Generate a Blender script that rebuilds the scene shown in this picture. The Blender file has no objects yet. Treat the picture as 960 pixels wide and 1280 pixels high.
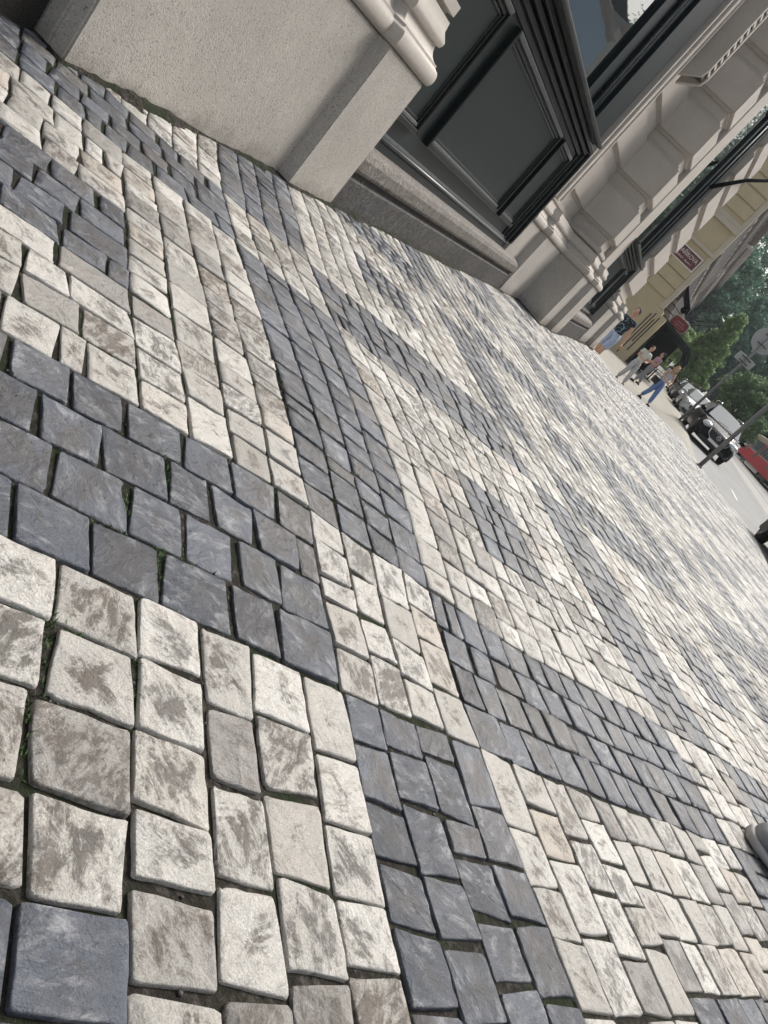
import bpy, bmesh, math, random
import numpy as np
from mathutils import Vector, Matrix

random.seed(7)
RNG = np.random.default_rng(11)
SC = bpy.context.scene
COL = SC.collection
R = math.radians

# ------------------------------------------------------------------ camera
ROLL, PITCH, YAW, FPX, EYE = 0.775, 0.3516, -0.1034, 1000.0, 0.65
SX, SY = -0.087, -0.0035                      # cross fall and long fall of the pavement
_f = np.array([math.sin(YAW) * math.cos(PITCH), math.cos(YAW) * math.cos(PITCH), -math.sin(PITCH)])
_r0 = np.array([math.cos(YAW), -math.sin(YAW), 0.0])
_u0 = np.cross(_r0, _f)
_r = _r0 * math.cos(ROLL) + _u0 * math.sin(ROLL)
_u = -_r0 * math.sin(ROLL) + _u0 * math.cos(ROLL)
cam = bpy.data.cameras.new('camera')
camo = bpy.data.objects.new('camera', cam)
COL.objects.link(camo)
camo.matrix_world = Matrix(((_r[0], _u[0], -_f[0], 0), (_r[1], _u[1], -_f[1], 0), (_r[2], _u[2], -_f[2], EYE), (0, 0, 0, 1)))
cam.sensor_fit = 'AUTO'
cam.sensor_width = 36.0
cam.lens = 36.0 * FPX / 1280.0
cam.clip_start = 0.02
cam.clip_end = 3000
SC.camera = camo
CAMP = np.array([0, 0, EYE])

def px_scale(P):                               # pixels (of the 1280 high frame) per metre, and position
    d = np.asarray(P, float) - CAMP
    z = d @ _f
    zz = np.where(z > 0.05, z, 1e9)
    return FPX / zz, 480 + FPX * (d @ _r) / zz, 640 - FPX * (d @ _u) / zz, z > 0.05

# ------------------------------------------------------------------ light
SUN_EL, SUN_AZ = R(46), R(26)                  # azimuth measured from +y (up the street) towards +x
world = bpy.data.worlds.new('World')
SC.world = world
world.use_nodes = True
wn = world.node_tree
wn.nodes.clear()
wo = wn.nodes.new('ShaderNodeOutputWorld')
wb = wn.nodes.new('ShaderNodeBackground')
ws = wn.nodes.new('ShaderNodeTexSky')
ws.sky_type = 'NISHITA'
ws.sun_disc = False
ws.sun_elevation = SUN_EL
ws.sun_rotation = SUN_AZ
ws.air_density = 1.6
ws.dust_density = 4.0
ws.ozone_density = 1.0
whs = wn.nodes.new('ShaderNodeHueSaturation')
whs.inputs['Saturation'].default_value = 0.45
wn.links.new(ws.outputs[0], whs.inputs['Color'])
wn.links.new(whs.outputs[0], wb.inputs['Color'])
wb.inputs['Strength'].default_value = 0.15
wn.links.new(wb.outputs[0], wo.inputs[0])
sun = bpy.data.lights.new('sun', 'SUN')
sun.energy = 3.0
sun.angle = R(18)
sun.color = (1.0, 0.965, 0.915)
suno = bpy.data.objects.new('sun', sun)
COL.objects.link(suno)
sdir = Vector((math.sin(SUN_AZ) * math.cos(SUN_EL), math.cos(SUN_AZ) * math.cos(SUN_EL), math.sin(SUN_EL)))
suno.rotation_euler = sdir.to_track_quat('Z', 'Y').to_euler()
suno.location = (20, 20, 60)
SC.view_settings.view_transform = 'Standard'
SC.view_settings.look = 'None'
SC.view_settings.exposure = 0.24
SC.view_settings.gamma = 1.0

# ------------------------------------------------------------------ helpers
def link(o, parent=None):
    COL.objects.link(o)
    if parent is not None:
        o.parent = parent
    return o

def tag(o, label=None, cat=None, group=None, kind=None):
    if label: o['label'] = label
    if cat: o['category'] = cat
    if group: o['group'] = group
    if kind: o['kind'] = kind
    return o

def empty(name, loc, rz=0.0, **k):
    o = bpy.data.objects.new(name, None)
    o.empty_display_size = 0.2
    link(o)
    o.location = loc
    o.rotation_euler = (0, 0, rz)
    return tag(o, **k)

def mesh_obj(name, verts, faces, mat, parent=None, smooth=False, mats=None, fmat=None):
    me = bpy.data.meshes.new(name)
    me.from_pydata([tuple(v) for v in verts], [], faces)
    for m in (mats or [mat]):
        me.materials.append(m)
    if fmat is not None:
        me.polygons.foreach_set('material_index', fmat)
    if smooth:
        me.polygons.foreach_set('use_smooth', [True] * len(me.polygons))
    me.update()
    return link(bpy.data.objects.new(name, me), parent)

class MB:
    """collects simple shapes into one mesh"""
    def __init__(s): s.v = []; s.f = []; s.sm = []
    def add(s, v, f, sm=False):
        b = len(s.v); s.v += [tuple(p) for p in v]
        for q in f:
            s.f.append(tuple(i + b for i in q)); s.sm.append(sm)
    def box(s, x0, x1, y0, y1, z0, z1):
        v = [(x, y, z) for z in (z0, z1) for y in (y0, y1) for x in (x0, x1)]
        s.add(v, [(0, 2, 3, 1), (4, 5, 7, 6), (0, 1, 5, 4), (2, 6, 7, 3), (0, 4, 6, 2), (1, 3, 7, 5)])
        return s
    def tube(s, pts, rad, n=10, caps=True):
        pts = [Vector(p) for p in pts]
        if not isinstance(rad, (list, tuple)): rad = [rad] * len(pts)
        v = []; f = []
        up = Vector((0, 0, 1))
        for i, p in enumerate(pts):
            d = (pts[min(i + 1, len(pts) - 1)] - pts[max(i - 1, 0)]).normalized()
            a = d.cross(up if abs(d.z) < 0.95 else Vector((1, 0, 0))).normalized(); b = d.cross(a)
            for k in range(n):
                t = 2 * math.pi * k / n
                v.append(p + (a * math.cos(t) + b * math.sin(t)) * rad[i])
        for i in range(len(pts) - 1):
            for k in range(n):
                f.append((i * n + k, i * n + (k + 1) % n, (i + 1) * n + (k + 1) % n, (i + 1) * n + k))
        s.add(v, f, True)
        if caps:
            b = len(s.v) - len(v)
            s.f.append(tuple(b + k for k in range(n))[::-1]); s.sm.append(False)
            s.f.append(tuple(b + (len(pts) - 1) * n + k for k in range(n))); s.sm.append(False)
        return s
    def ell(s, c, rx, ry, rz, nu=12, nv=8):
        v = [(c[0], c[1], c[2] - rz)]
        for j in range(1, nv):
            t = math.pi * j / nv
            for k in range(nu):
                a = 2 * math.pi * k / nu
                v.append((c[0] + rx * math.sin(t) * math.cos(a), c[1] + ry * math.sin(t) * math.sin(a), c[2] - rz * math.cos(t)))
        v.append((c[0], c[1], c[2] + rz))
        f = [(0, 1 + (k + 1) % nu, 1 + k) for k in range(nu)]
        for j in range(nv - 2):
            for k in range(nu):
                a = 1 + j * nu
                f.append((a + k, a + (k + 1) % nu, a + nu + (k + 1) % nu, a + nu + k))
        a = 1 + (nv - 2) * nu
        f += [(a + k, a + (k + 1) % nu, len(v) - 1) for k in range(nu)]
        s.add(v, f, True)
        return s
    def prism(s, poly, ax, a0, a1):
        """poly of 2d points extruded along axis ax (0,1,2)"""
        n = len(poly); v = []
        for a in (a0, a1):
            for p in poly:
                q = [p[0], p[1]]; q.insert(ax, a); v.append(q)
        f = [tuple(range(n))[::-1], tuple(range(n, 2 * n))]
        f += [(i, (i + 1) % n, n + (i + 1) % n, n + i) for i in range(n)]
        s.add(v, f)
        return s
    def build(s, name, mat, parent=None, bevel=0.0, mats=None, seg=2):
        o = mesh_obj(name, s.v, s.f, mat, parent, mats=mats)
        o.data.polygons.foreach_set('use_smooth', s.sm)
        if bevel:
            bm = bmesh.new(); bm.from_mesh(o.data)
            bmesh.ops.recalc_face_normals(bm, faces=bm.faces)
            ed = [e for e in bm.edges if len(e.link_faces) == 2 and e.calc_face_angle(0) > 0.5]
            bmesh.ops.bevel(bm, geom=ed, offset=bevel, segments=seg, affect='EDGES', profile=0.6, clamp_overlap=True)
            bm.to_mesh(o.data); bm.free()
        else:
            bm = bmesh.new(); bm.from_mesh(o.data)
            bmesh.ops.recalc_face_normals(bm, faces=bm.faces)
            bm.to_mesh(o.data); bm.free()
        return o

def sweep(name, plan, prof, mat, parent=None, caps=True, smooth=False):
    """extrude a profile [(outward, z)] along an open plan polyline; outward is to the right of travel"""
    n = len(plan); off = []
    for i in range(n):
        ns = []
        for a, b in ((i - 1, i), (i, i + 1)):
            if a >= 0 and b < n:
                d = Vector((plan[b][0] - plan[a][0], plan[b][1] - plan[a][1])).normalized()
                ns.append(Vector((d.y, -d.x)))
        if len(ns) == 2:
            m = ns[0] + ns[1]; m = m / max(0.3, m.dot(ns[0]))
        else: m = ns[0]
        off.append(m)
    v = []; f = []
    for o, z in prof:
        for i in range(n):
            v.append((plan[i][0] + off[i].x * o, plan[i][1] + off[i].y * o, z))
    for k in range(len(prof) - 1):
        for i in range(n - 1):
            f.append((k * n + i, k * n + i + 1, (k + 1) * n + i + 1, (k + 1) * n + i))
    if caps:
        f.append(tuple(range(n))[::-1]); f.append(tuple((len(prof) - 1) * n + i for i in range(n)))
    ob = mesh_obj(name, v, f, mat, parent)
    bm = bmesh.new(); bm.from_mesh(ob.data)
    if not smooth:
        ed = [e for e in bm.edges if len(e.link_faces) == 2 and e.calc_face_angle(0) > 0.4]
        bmesh.ops.bevel(bm, geom=ed, offset=0.006, segments=2, affect='EDGES', clamp_overlap=True)
    bm.to_mesh(ob.data); bm.free()
    if smooth:
        ob.data.polygons.foreach_set('use_smooth', [len(p.vertices) == 4 for p in ob.data.polygons])
        try:
            ob.data.set_sharp_from_angle(angle=R(40))
        except Exception: pass
    return ob

def copy_tree(o, parent=None):
    c = o.copy(); COL.objects.link(c); c.parent = parent
    for ch in o.children: copy_tree(ch, c)
    return c

# ------------------------------------------------------------------ materials
class Mat:
    def __init__(s, name, rough=0.6, metal=0.0, spec=0.5):
        s.m = bpy.data.materials.new(name); s.m.use_nodes = True
        s.t = s.m.node_tree; s.n = s.t.nodes; s.l = s.t.links
        s.b = s.n['Principled BSDF']
        s.b.inputs['Roughness'].default_value = rough
        s.b.inputs['Metallic'].default_value = metal
        s.b.inputs['Specular IOR Level'].default_value = spec
    def node(s, t, **k):
        n = s.n.new(t)
        for a, v in k.items(): setattr(n, a, v)
        return n
    def pos(s):
        g = s.node('ShaderNodeNewGeometry'); return g.outputs['Position']
    def objco(s):
        g = s.node('ShaderNodeTexCoord'); return g.outputs['Object']
    def noise(s, vec, scale, detail=4, rough=0.55, dist=0.0):
        n = s.node('ShaderNodeTexNoise')
        n.inputs['Scale'].default_value = scale; n.inputs['Detail'].default_value = detail
        n.inputs['Roughness'].default_value = rough; n.inputs['Distortion'].default_value = dist
        if vec is not None: s.l.new(vec, n.inputs['Vector'])
        return n.outputs['Fac']
    def ramp(s, fac, stops):
        r = s.node('ShaderNodeValToRGB')
        while len(r.color_ramp.elements) < len(stops): r.color_ramp.elements.new(0.5)
        for e, (p, c) in zip(r.color_ramp.elements, stops):
            e.position = p
            e.color = (*c, 1) if isinstance(c, (tuple, list)) else (c, c, c, 1)
        s.l.new(fac, r.inputs['Fac'])
        return r.outputs['Color']
    def mix(s, fac, a, b, mode='MIX'):
        m = s.node('ShaderNodeMix', data_type='RGBA', blend_type=mode)
        for i, x in ((0, fac), (6, a), (7, b)):
            if isinstance(x, (int, float)): m.inputs[i].default_value = x
            elif isinstance(x, tuple): m.inputs[i].default_value = (*x, 1)
            else: s.l.new(x, m.inputs[i])
        return m.outputs[2]
    def math(s, op, a, b=0.0):
        m = s.node('ShaderNodeMath', operation=op)
        for i, x in ((0, a), (1, b)):
            if isinstance(x, (int, float)): m.inputs[i].default_value = x
            else: s.l.new(x, m.inputs[i])
        return m.outputs[0]
    def color(s, c):
        if isinstance(c, tuple): s.b.inputs['Base Color'].default_value = (*c, 1)
        else: s.l.new(c, s.b.inputs['Base Color'])
        return s
    def bump(s, h, strength=0.3, dist=0.01):
        b = s.node('ShaderNodeBump'); b.inputs['Strength'].default_value = strength; b.inputs['Distance'].default_value = dist
        s.l.new(h, b.inputs['Height']); s.l.new(b.outputs[0], s.b.inputs['Normal'])
        return s
    def rough(s, r): s.l.new(r, s.b.inputs['Roughness']); return s

def simple(name, c, rough=0.5, metal=0.0, var=0.12, scale=8.0, bump=0.0, spec=0.5):
    m = Mat(name, rough, metal, spec)
    n = m.noise(m.objco(), scale, 5)
    lo = tuple(x * (1 - var) for x in c); hi = tuple(min(1, x * (1 + var)) for x in c)
    m.color(m.ramp(n, [(0.3, lo), (0.7, hi)]))
    if bump: m.bump(m.noise(m.objco(), scale * 12, 4), bump, 0.004)
    return m.m

def sett_material(name, dark):
    m = Mat(name, 0.5, 0, 0.6)
    at = m.node('ShaderNodeAttribute', attribute_name='tint')
    sep = m.node('ShaderNodeSeparateColor'); m.l.new(at.outputs['Color'], sep.inputs[0])
    r1, r2, r3 = sep.outputs[0], sep.outputs[1], sep.outputs[2]
    cb = m.node('ShaderNodeVectorMath', operation='SCALE'); m.l.new(at.outputs['Color'], cb.inputs[0]); cb.inputs[3].default_value = 13.0
    ad = m.node('ShaderNodeVectorMath', operation='ADD'); m.l.new(m.pos(), ad.inputs[0]); m.l.new(cb.outputs[0], ad.inputs[1])
    v = ad.outputs[0]
    # grain runs one way within a stone, turned per stone
    rot = m.node('ShaderNodeVectorRotate', rotation_type='Z_AXIS'); m.l.new(v, rot.inputs['Vector'])
    m.l.new(m.math('MULTIPLY', r2, 3.1), rot.inputs['Angle'])
    mp = m.node('ShaderNodeMapping'); mp.inputs['Scale'].default_value = (1.0, 0.42, 1.0); m.l.new(rot.outputs[0], mp.inputs['Vector'])
    g = mp.outputs[0]
    big = m.noise(v, 9, 3, 0.5)
    blot = m.noise(v, 22, 10, 0.74, 0.5)
    grain = m.noise(g, 58, 8, 0.72, 0.4)
    cleft = m.noise(v, 14, 7, 0.62, 1.2)
    fine = m.noise(v, 420, 3, 0.6)
    gran = m.noise(v, 150, 4, 0.7)
    hue = m.noise(v, 16, 3, 0.5)
    amt = m.math('MULTIPLY', m.math('SUBTRACT', r2, 0.55), 0.25)          # how stained this stone is
    # stains collect in the worn hollow of a stone's top and leave its rim cleaner
    rim = m.math('MULTIPLY', m.math('SUBTRACT', 0.62, at.outputs['Alpha']), 0.21)
    amt = m.math('ADD', amt, rim)
    cut = m.math('ADD', m.math('ADD', blot, amt), m.math('MULTIPLY', m.math('SUBTRACT', gran, 0.5), 0.30))
    if not dark:
        base = m.mix(r1, (0.42, 0.402, 0.372), (0.66, 0.64, 0.60))
        base = m.mix(m.ramp(r3, [(0.80, 0.0), (0.94, 1.0)]), base, (0.29, 0.278, 0.262))
        base = m.mix(m.ramp(r3, [(0.0, 1.0), (0.10, 0.0)]), base, (0.50, 0.44, 0.375))
        base = m.mix(m.ramp(big, [(0.45, 0.0), (0.72, 0.35)]), base, (0.42, 0.375, 0.32))
        spot = m.mix(hue, (0.050, 0.044, 0.040), (0.165, 0.130, 0.10))
        spot = m.mix(m.ramp(r1, [(0.35, 0.0), (0.75, 0.8)]), spot, (0.105, 0.102, 0.098))
        st = m.math('MULTIPLY', m.ramp(cut, [(0.465, 0.0), (0.575, 1.0)]), m.ramp(grain, [(0.42, 0.12), (0.53, 1.0)]))
        base = m.mix(m.math('MULTIPLY', st, 0.92), base, spot)
        dk = m.math('MULTIPLY', m.ramp(grain, [(0.53, 0.0), (0.64, 0.75)]), m.ramp(r1, [(0.25, 0.25), (0.8, 1.0)]))
        base = m.mix(dk, base, (0.20, 0.175, 0.15))
        base = m.mix(m.ramp(cleft, [(0.60, 0.0), (0.72, 0.35)]), base, (0.70, 0.68, 0.63))
    else:
        base = m.mix(r1, (0.038, 0.046, 0.064), (0.120, 0.136, 0.170))
        base = m.mix(m.ramp(r3, [(0.78, 0.0), (0.95, 0.8)]), base, (0.12, 0.113, 0.105))
        base = m.mix(m.ramp(big, [(0.45, 0.0), (0.70, 0.5)]), base, (0.062, 0.058, 0.056))
        wh = m.math('MULTIPLY', m.ramp(grain, [(0.48, 0.0), (0.62, 1.0)]), m.ramp(cleft, [(0.42, 0.1), (0.60, 1.0)]))
        base = m.mix(m.math('MULTIPLY', wh, 0.75), base, (0.38, 0.385, 0.40))
        base = m.mix(m.ramp(cut, [(0.50, 0.0), (0.60, 0.55)]), base, m.mix(r1, (0.050, 0.047, 0.046), (0.095, 0.076, 0.060)))
    sp = m.ramp(fine, [(0.30, 0.72), (0.66, 1.15)])
    base = m.mix(1.0, base, sp, 'MULTIPLY')
    m.color(base)
    m.rough(m.ramp(grain, [(0.3, 0.27), (0.7, 0.48)]))
    h = m.math('ADD', m.math('ADD', m.math('MULTIPLY', grain, 0.8), m.math('MULTIPLY', cleft, 1.3)), m.math('ADD', m.math('MULTIPLY', blot, 0.8), m.math('MULTIPLY', fine, 0.16)))
    m.bump(h, 1.0, 0.0055)
    return m.m

M = {}
M['light_sett'] = sett_material('light paving stone', False)
M['dark_sett'] = sett_material('dark paving stone', True)
mm = Mat('joint dirt', 0.95, 0, 0.2)
nz = mm.noise(mm.pos(), 60, 6, 0.7)
nz2 = mm.noise(mm.pos(), 7, 3)
c = mm.ramp(nz, [(0.30, (0.012, 0.011, 0.010)), (0.52, (0.040, 0.035, 0.030)), (0.76, (0.15, 0.135, 0.118))])
mm.color(mm.mix(mm.ramp(nz2, [(0.46, 0.0), (0.62, 0.75)]), c, (0.018, 0.030, 0.010)))
mm.bump(nz, 1.0, 0.012)
M['joint'] = mm.m

def stone_material(name, c, pores=True, blot=0.18, rough=0.75):
    m = Mat(name, rough, 0, 0.3)
    p = m.pos()
    a = m.noise(p, 2.2, 5, 0.6); b = m.noise(p, 30, 4, 0.6); f = m.noise(p, 150, 3, 0.75); g = m.noise(p, 80, 3, 0.6)
    lo = tuple(x * (1 - blot) for x in c); hi = tuple(x * (1 + blot * 0.7) for x in c)
    col = m.ramp(a, [(0.3, lo), (0.7, hi)])
    col = m.mix(m.ramp(b, [(0.35, 0.22), (0.6, 0.0)]), col, tuple(x * 0.72 for x in c))
    if pores:
        col = m.mix(m.ramp(f, [(0.33, 0.9), (0.44, 0.0)]), col, tuple(x * 0.28 for x in c))
        col = m.mix(m.ramp(g, [(0.58, 0.0), (0.70, 0.4)]), col, tuple(min(1, x * 1.35) for x in c))
        # grime band near the foot of the wall, a stain that rises unevenly from the pavement
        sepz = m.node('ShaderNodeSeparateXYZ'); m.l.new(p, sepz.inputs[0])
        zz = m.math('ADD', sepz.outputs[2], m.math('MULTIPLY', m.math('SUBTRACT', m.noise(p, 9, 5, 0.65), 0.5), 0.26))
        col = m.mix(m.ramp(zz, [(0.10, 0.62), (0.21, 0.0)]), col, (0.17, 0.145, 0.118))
        dr = m.noise(p, 5, 5, 0.7, 1.5)
        col = m.mix(m.ramp(dr, [(0.62, 0.0), (0.74, 0.35)]), col, tuple(x * 0.55 for x in c))
    m.color(col)
    m.bump(m.math('ADD', m.math('MULTIPLY', b, 0.5), m.math('MULTIPLY', f, 0.8 if pores else .5)), 0.8 if pores else 0.25, 0.004)
    return m.m
M['plinth'] = stone_material('warm grey plinth stone', (0.49, 0.46, 0.42))
M['lime'] = stone_material('pale dressed stone', (0.51, 0.472, 0.428), False, 0.1)
def granite(name, lo, mid, hi):
    m = Mat(name, 0.72, 0, 0.3); p = m.pos()
    n1 = m.noise(p, 95, 4, .75); n2 = m.noise(p, 38, 4, .7); n3 = m.noise(p, 3, 4, .6)
    c = m.ramp(m.math('ADD', m.math('MULTIPLY', n1, .6), m.math('MULTIPLY', n2, .4)), [(.36, lo), (.50, mid), (.63, hi)])
    c = m.mix(m.ramp(n3, [(.45, 0.0), (.70, .5)]), c, tuple(x * .6 for x in mid))
    m.color(c); m.bump(n1, .9, .006)
    return m.m
M['granite'] = granite('grey brown granite', (.055, .048, .042), (.165, .150, .135), (.34, .31, .28))
gd = Mat('dark granite', 0.8, 0, 0.2); gdn = gd.noise(gd.pos(), 240, 3, .7)
gd.color(gd.ramp(gdn, [(.35, (.012, .011, .010)), (.55, (.040, .037, .034)), (.72, (.10, .093, .085))])); gd.bump(gdn, .4, .004)
M['granite_dark'] = gd.m
M['granite_low'] = granite('dark grey granite', (.022, .021, .021), (.082, .079, .077), (.20, .19, .185))
M['kerb'] = stone_material('kerb granite', (0.40, 0.385, 0.36), False, 0.15)
M['green'] = simple('dark green painted wood', (0.013, 0.021, 0.0215), 0.38, 0, 0.08, 3, 0.1)
M['green_dk'] = simple('black green painted moulding', (0.006, 0.009, 0.0095), 0.34, 0, 0.1, 5, 0.1)
M['bead'] = simple('pale grey bead and highlight', (0.12, 0.132, 0.132), 0.35, 0, 0.2, 20)  # pale bead colour, also the painted highlight on panel mouldings
M['frame'] = simple('window frame paint', (0.012, 0.019, 0.022), 0.5, 0, 0.15, 6, spec=.18)
gm = Mat('shop glass', 0.015, 0, 1.0); gm.color((0.012, 0.016, 0.017)); gm.b.inputs['IOR'].default_value = 2.1
gm.bump(gm.noise(gm.pos(), 1.6, 2), 0.04, 0.02)
M['glass'] = gm.m
gm = Mat('car glass', 0.06, 0, 0.8); gm.color((0.20, 0.225, 0.235)); M['carglass'] = gm.m
am = Mat('asphalt', 0.75, 0, 0.4)
an = am.noise(am.pos(), 220, 3, 0.7); an2 = am.noise(am.pos(), 0.9, 5, 0.6)
am.color(am.mix(am.ramp(an2, [(0.35, 0.0), (0.7, 0.6)]), am.ramp(an, [(0.3, (0.17, 0.17, 0.168)), (0.7, (0.25, 0.25, 0.245))]), (0.29, 0.285, 0.275)))
am.bump(an, 0.4, 0.006)
M['asphalt'] = am.m
M['track'] = stone_material('concrete track bed', (0.36, 0.35, 0.33), False, 0.15)
M['tan'] = stone_material('tan paving', (0.33, 0.305, 0.26), False, 0.18)
M['steel'] = simple('worn rail steel', (0.10, 0.10, 0.10), 0.4, 0.6)
M['white_line'] = simple('white road paint', (0.72, 0.72, 0.70), 0.6)
M['yellow_wall'] = stone_material('ochre render', (0.50, 0.415, 0.27), False, 0.08)
M['yellow_trim'] = stone_material('pale ochre trim', (0.50, 0.445, 0.35), False, 0.08)
M['taupe'] = stone_material('taupe render', (0.25, 0.222, 0.20), False, 0.15)
M['pale'] = stone_material('pale pinkish render', (0.52, 0.48, 0.46), False, 0.1)
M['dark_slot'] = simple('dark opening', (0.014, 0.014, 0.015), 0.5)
M['pole'] = simple('weathered grey steel pole', (0.18, 0.185, 0.185), 0.55, 0.2, 0.15, 6)
M['sign_back'] = simple('grey back of a sign', (0.34, 0.35, 0.35), 0.5, 0.4, 0.08, 3)
M['black_iron'] = simple('black iron', (0.008, 0.008, 0.009), 0.9, spec=.0)
M['red_plate'] = simple('dark red enamel', (0.115, 0.016, 0.022), 0.4)
M['white_enamel'] = simple('white enamel', (0.70, 0.66, 0.64), 0.4)
M['grass'] = simple('grass in the joints', (0.045, 0.095, 0.022), 0.7, 0, 0.4, 30)
M['bark'] = simple('bark', (0.05, 0.04, 0.032), 0.9, 0, 0.3, 10, 0.3)
M['skin'] = simple('skin', (0.50, 0.31, 0.22), 0.55, 0, 0.06, 10)
M['rubber'] = simple('tyre rubber', (0.012, 0.012, 0.012), 0.85)
M['rim'] = simple('alloy rim', (0.42, 0.43, 0.44), 0.3, 0.8)
M['chrome'] = simple('chrome trim', (0.75, 0.76, 0.77), 0.12, 1.0, 0.03)
M['lamp_glass'] = simple('headlight lens', (0.62, 0.65, 0.67), 0.1, 0.3, 0.25, 14)
M['plate'] = simple('number plate', (0.72, 0.73, 0.72), 0.4)
M['black_plastic'] = simple('black plastic', (0.012, 0.012, 0.013), 0.5)

def paint(name, c):
    m = Mat(name, 0.2, 0.0, 0.22); m.color(m.ramp(m.noise(m.objco(), 4, 3), [(0.3, tuple(x * 0.93 for x in c)), (0.7, tuple(min(1, x * 1.06) for x in c))]))
    m.b.inputs['Coat Weight'].default_value = 0.0; m.b.inputs['Coat Roughness'].default_value = 0.05
    return m.m
M['car_black'] = paint('black car paint', (0.003, 0.004, 0.006)); M['car_black'].node_tree.nodes['Principled BSDF'].inputs['Specular IOR Level'].default_value = 0.12
M['car_silver'] = paint('silver car paint', (0.58, 0.60, 0.62))
M['car_dark'] = paint('dark grey car paint', (0.03, 0.034, 0.04))
M['tram_red'] = simple('red tram paint', (0.62, 0.014, 0.03), .45, 0, .05, 2, spec=.2)
M['tram_cream'] = paint('cream tram paint', (0.62, 0.54, 0.42))

def leaf_mat(name, a, b):
    m = Mat(name, 0.6, 0, 0.3)
    at = m.node('ShaderNodeAttribute', attribute_name='tint')
    sep = m.node('ShaderNodeSeparateColor'); m.l.new(at.outputs['Color'], sep.inputs[0])
    lc = m.mix(sep.outputs[0], a, b)
    m.color(lc)
    tr = m.node('ShaderNodeBsdfTranslucent'); m.l.new(lc, tr.inputs['Color'])
    mx = m.node('ShaderNodeMixShader'); mx.inputs[0].default_value = .42
    m.l.new(m.b.outputs[0], mx.inputs[1]); m.l.new(tr.outputs[0], mx.inputs[2])
    m.l.new(mx.outputs[0], m.n['Material Output'].inputs['Surface'])
    
    return m.m
M['leaf_mid'] = leaf_mat('lime tree leaves', (0.14, 0.22, 0.09), (0.34, 0.47, 0.21))
M['leaf_dark'] = leaf_mat('dark woodland leaves', (0.05, 0.115, 0.078), (0.14, 0.26, 0.17))
M['leaf_soft'] = leaf_mat('grey green leaves', (0.105, 0.17, 0.085), (0.23, 0.34, 0.17))

# ------------------------------------------------------------------ terrain functions
def z_pave(x, y): return SX * np.clip(x, -2.5, 4.4) + SY * y
def z_road(y):
    return np.interp(y, [-30, 12, 20, 33, 45, 60, 120, 220], [-0.56, -0.51, -0.44, -0.27, -0.12, -0.05, 0.25, 0.5])
def z_tan(x, y):
    a = np.interp(y, [16, 18, 21, 24, 30.5, 40, 46, 120, 220], [-0.36, -0.34, -0.38, -0.45, -0.45, -0.16, 0.02, 0.33, 0.6])
    b = z_road(y) + 0.10
    t = np.clip((x - 1.2) / 1.2, 0, 1); t = t * t * (3 - 2 * t)
    return a * (1 - t) + b * t - np.where(x > 2.702, .3, 0)

def grid_sheet(name, xs, ys, zf, mat, kind='structure', parent=None):
    X, Y = np.meshgrid(xs, ys); Z = zf(X, Y)
    v = np.stack([X, Y, Z], -1).reshape(-1, 3); nx = len(xs); f = []
    for j in range(len(ys) - 1):
        for i in range(nx - 1):
            a = j * nx + i; f.append((a, a + 1, a + nx + 1, a + nx))
    o = mesh_obj(name, v, f, mat, parent, smooth=True)
    if kind: o['kind'] = kind
    return o

# ground far and wide, road, side street and the paved corner beyond it
grid_sheet('ground', np.array([-700, -80, -10, 0, 20, 80, 700.]), np.array([-500, -30, 0, 30, 60, 120, 220, 900.]), lambda x, y: z_road(y) - 0.75, M['asphalt'])
grid_sheet('road', np.array([2.3, 4, 6, 8, 10, 12, 14.5]), np.arange(-30, 221, 2.0), lambda x, y: z_road(y) + 0.05 * np.exp(-((x - 8.5) / 3.0) ** 2), M['asphalt'])
side = grid_sheet('side_street', np.concatenate([np.arange(-30, -3, 3.0), np.arange(-3, 2.0, 0.4), [2.1, 2.4, 2.70, 2.705]]), np.concatenate([np.arange(15.5, 48, 0.5), np.arange(50, 221, 5)]), z_tan, M['tan'])

# ------------------------------------------------------------------ the stone pavement
LO = np.array([0.0211, -0.0124]); LS = 0.3936; LT = 0.7849
E1 = np.array([math.cos(LT), math.sin(LT)]) * LS; E2 = np.array([-math.sin(LT), math.cos(LT)]) * LS
CTRL = [(2, 6, -0.01, 0.003), (3, 6, 0.007, 0.01), (3, 3, -0.002, -0.022), (2, 3, -0.002, 0.045), (2, 2, 0.011, -0.02), (6, 3, -0.025, -0.027), (6, 2, -0.026, 0.007), (3, 2, -0.01, -0.033),
        (7, 3, -0.005, 0.04), (4, 5, 0.06, 0.002), (5, 5, 0.001, -0.051), (5, 4, -0.034, -0.072), (4, 4, 0.07, -0.036), (3, 7, -0.005, -0.02), (6, 7, -0.05, 0.07), (7, 7, -0.06, 0.0),
        (4, 9, 0.05, -0.03), (5, 9, -0.01, 0.029), (5, 8, -0.03, 0.03), (4, 8, -0.02, 0.02), (2, 7, 0.02, -0.05), (1, 4, -0.018, 0.027), (1, 5, 0.012, -0.005), (4, 1, 0.028, 0.021), (1, 1, 0.006, -0.001)]
_cp = np.array([c[:2] for c in CTRL], float); _cd = np.array([c[2:] for c in CTRL])
_K = np.exp(-((_cp[:, None] - _cp[None]) ** 2).sum(-1) / (2 * 1.1 ** 2)); _W = np.linalg.solve(_K + 0.12 * np.eye(len(_cp)), _cd)
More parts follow.
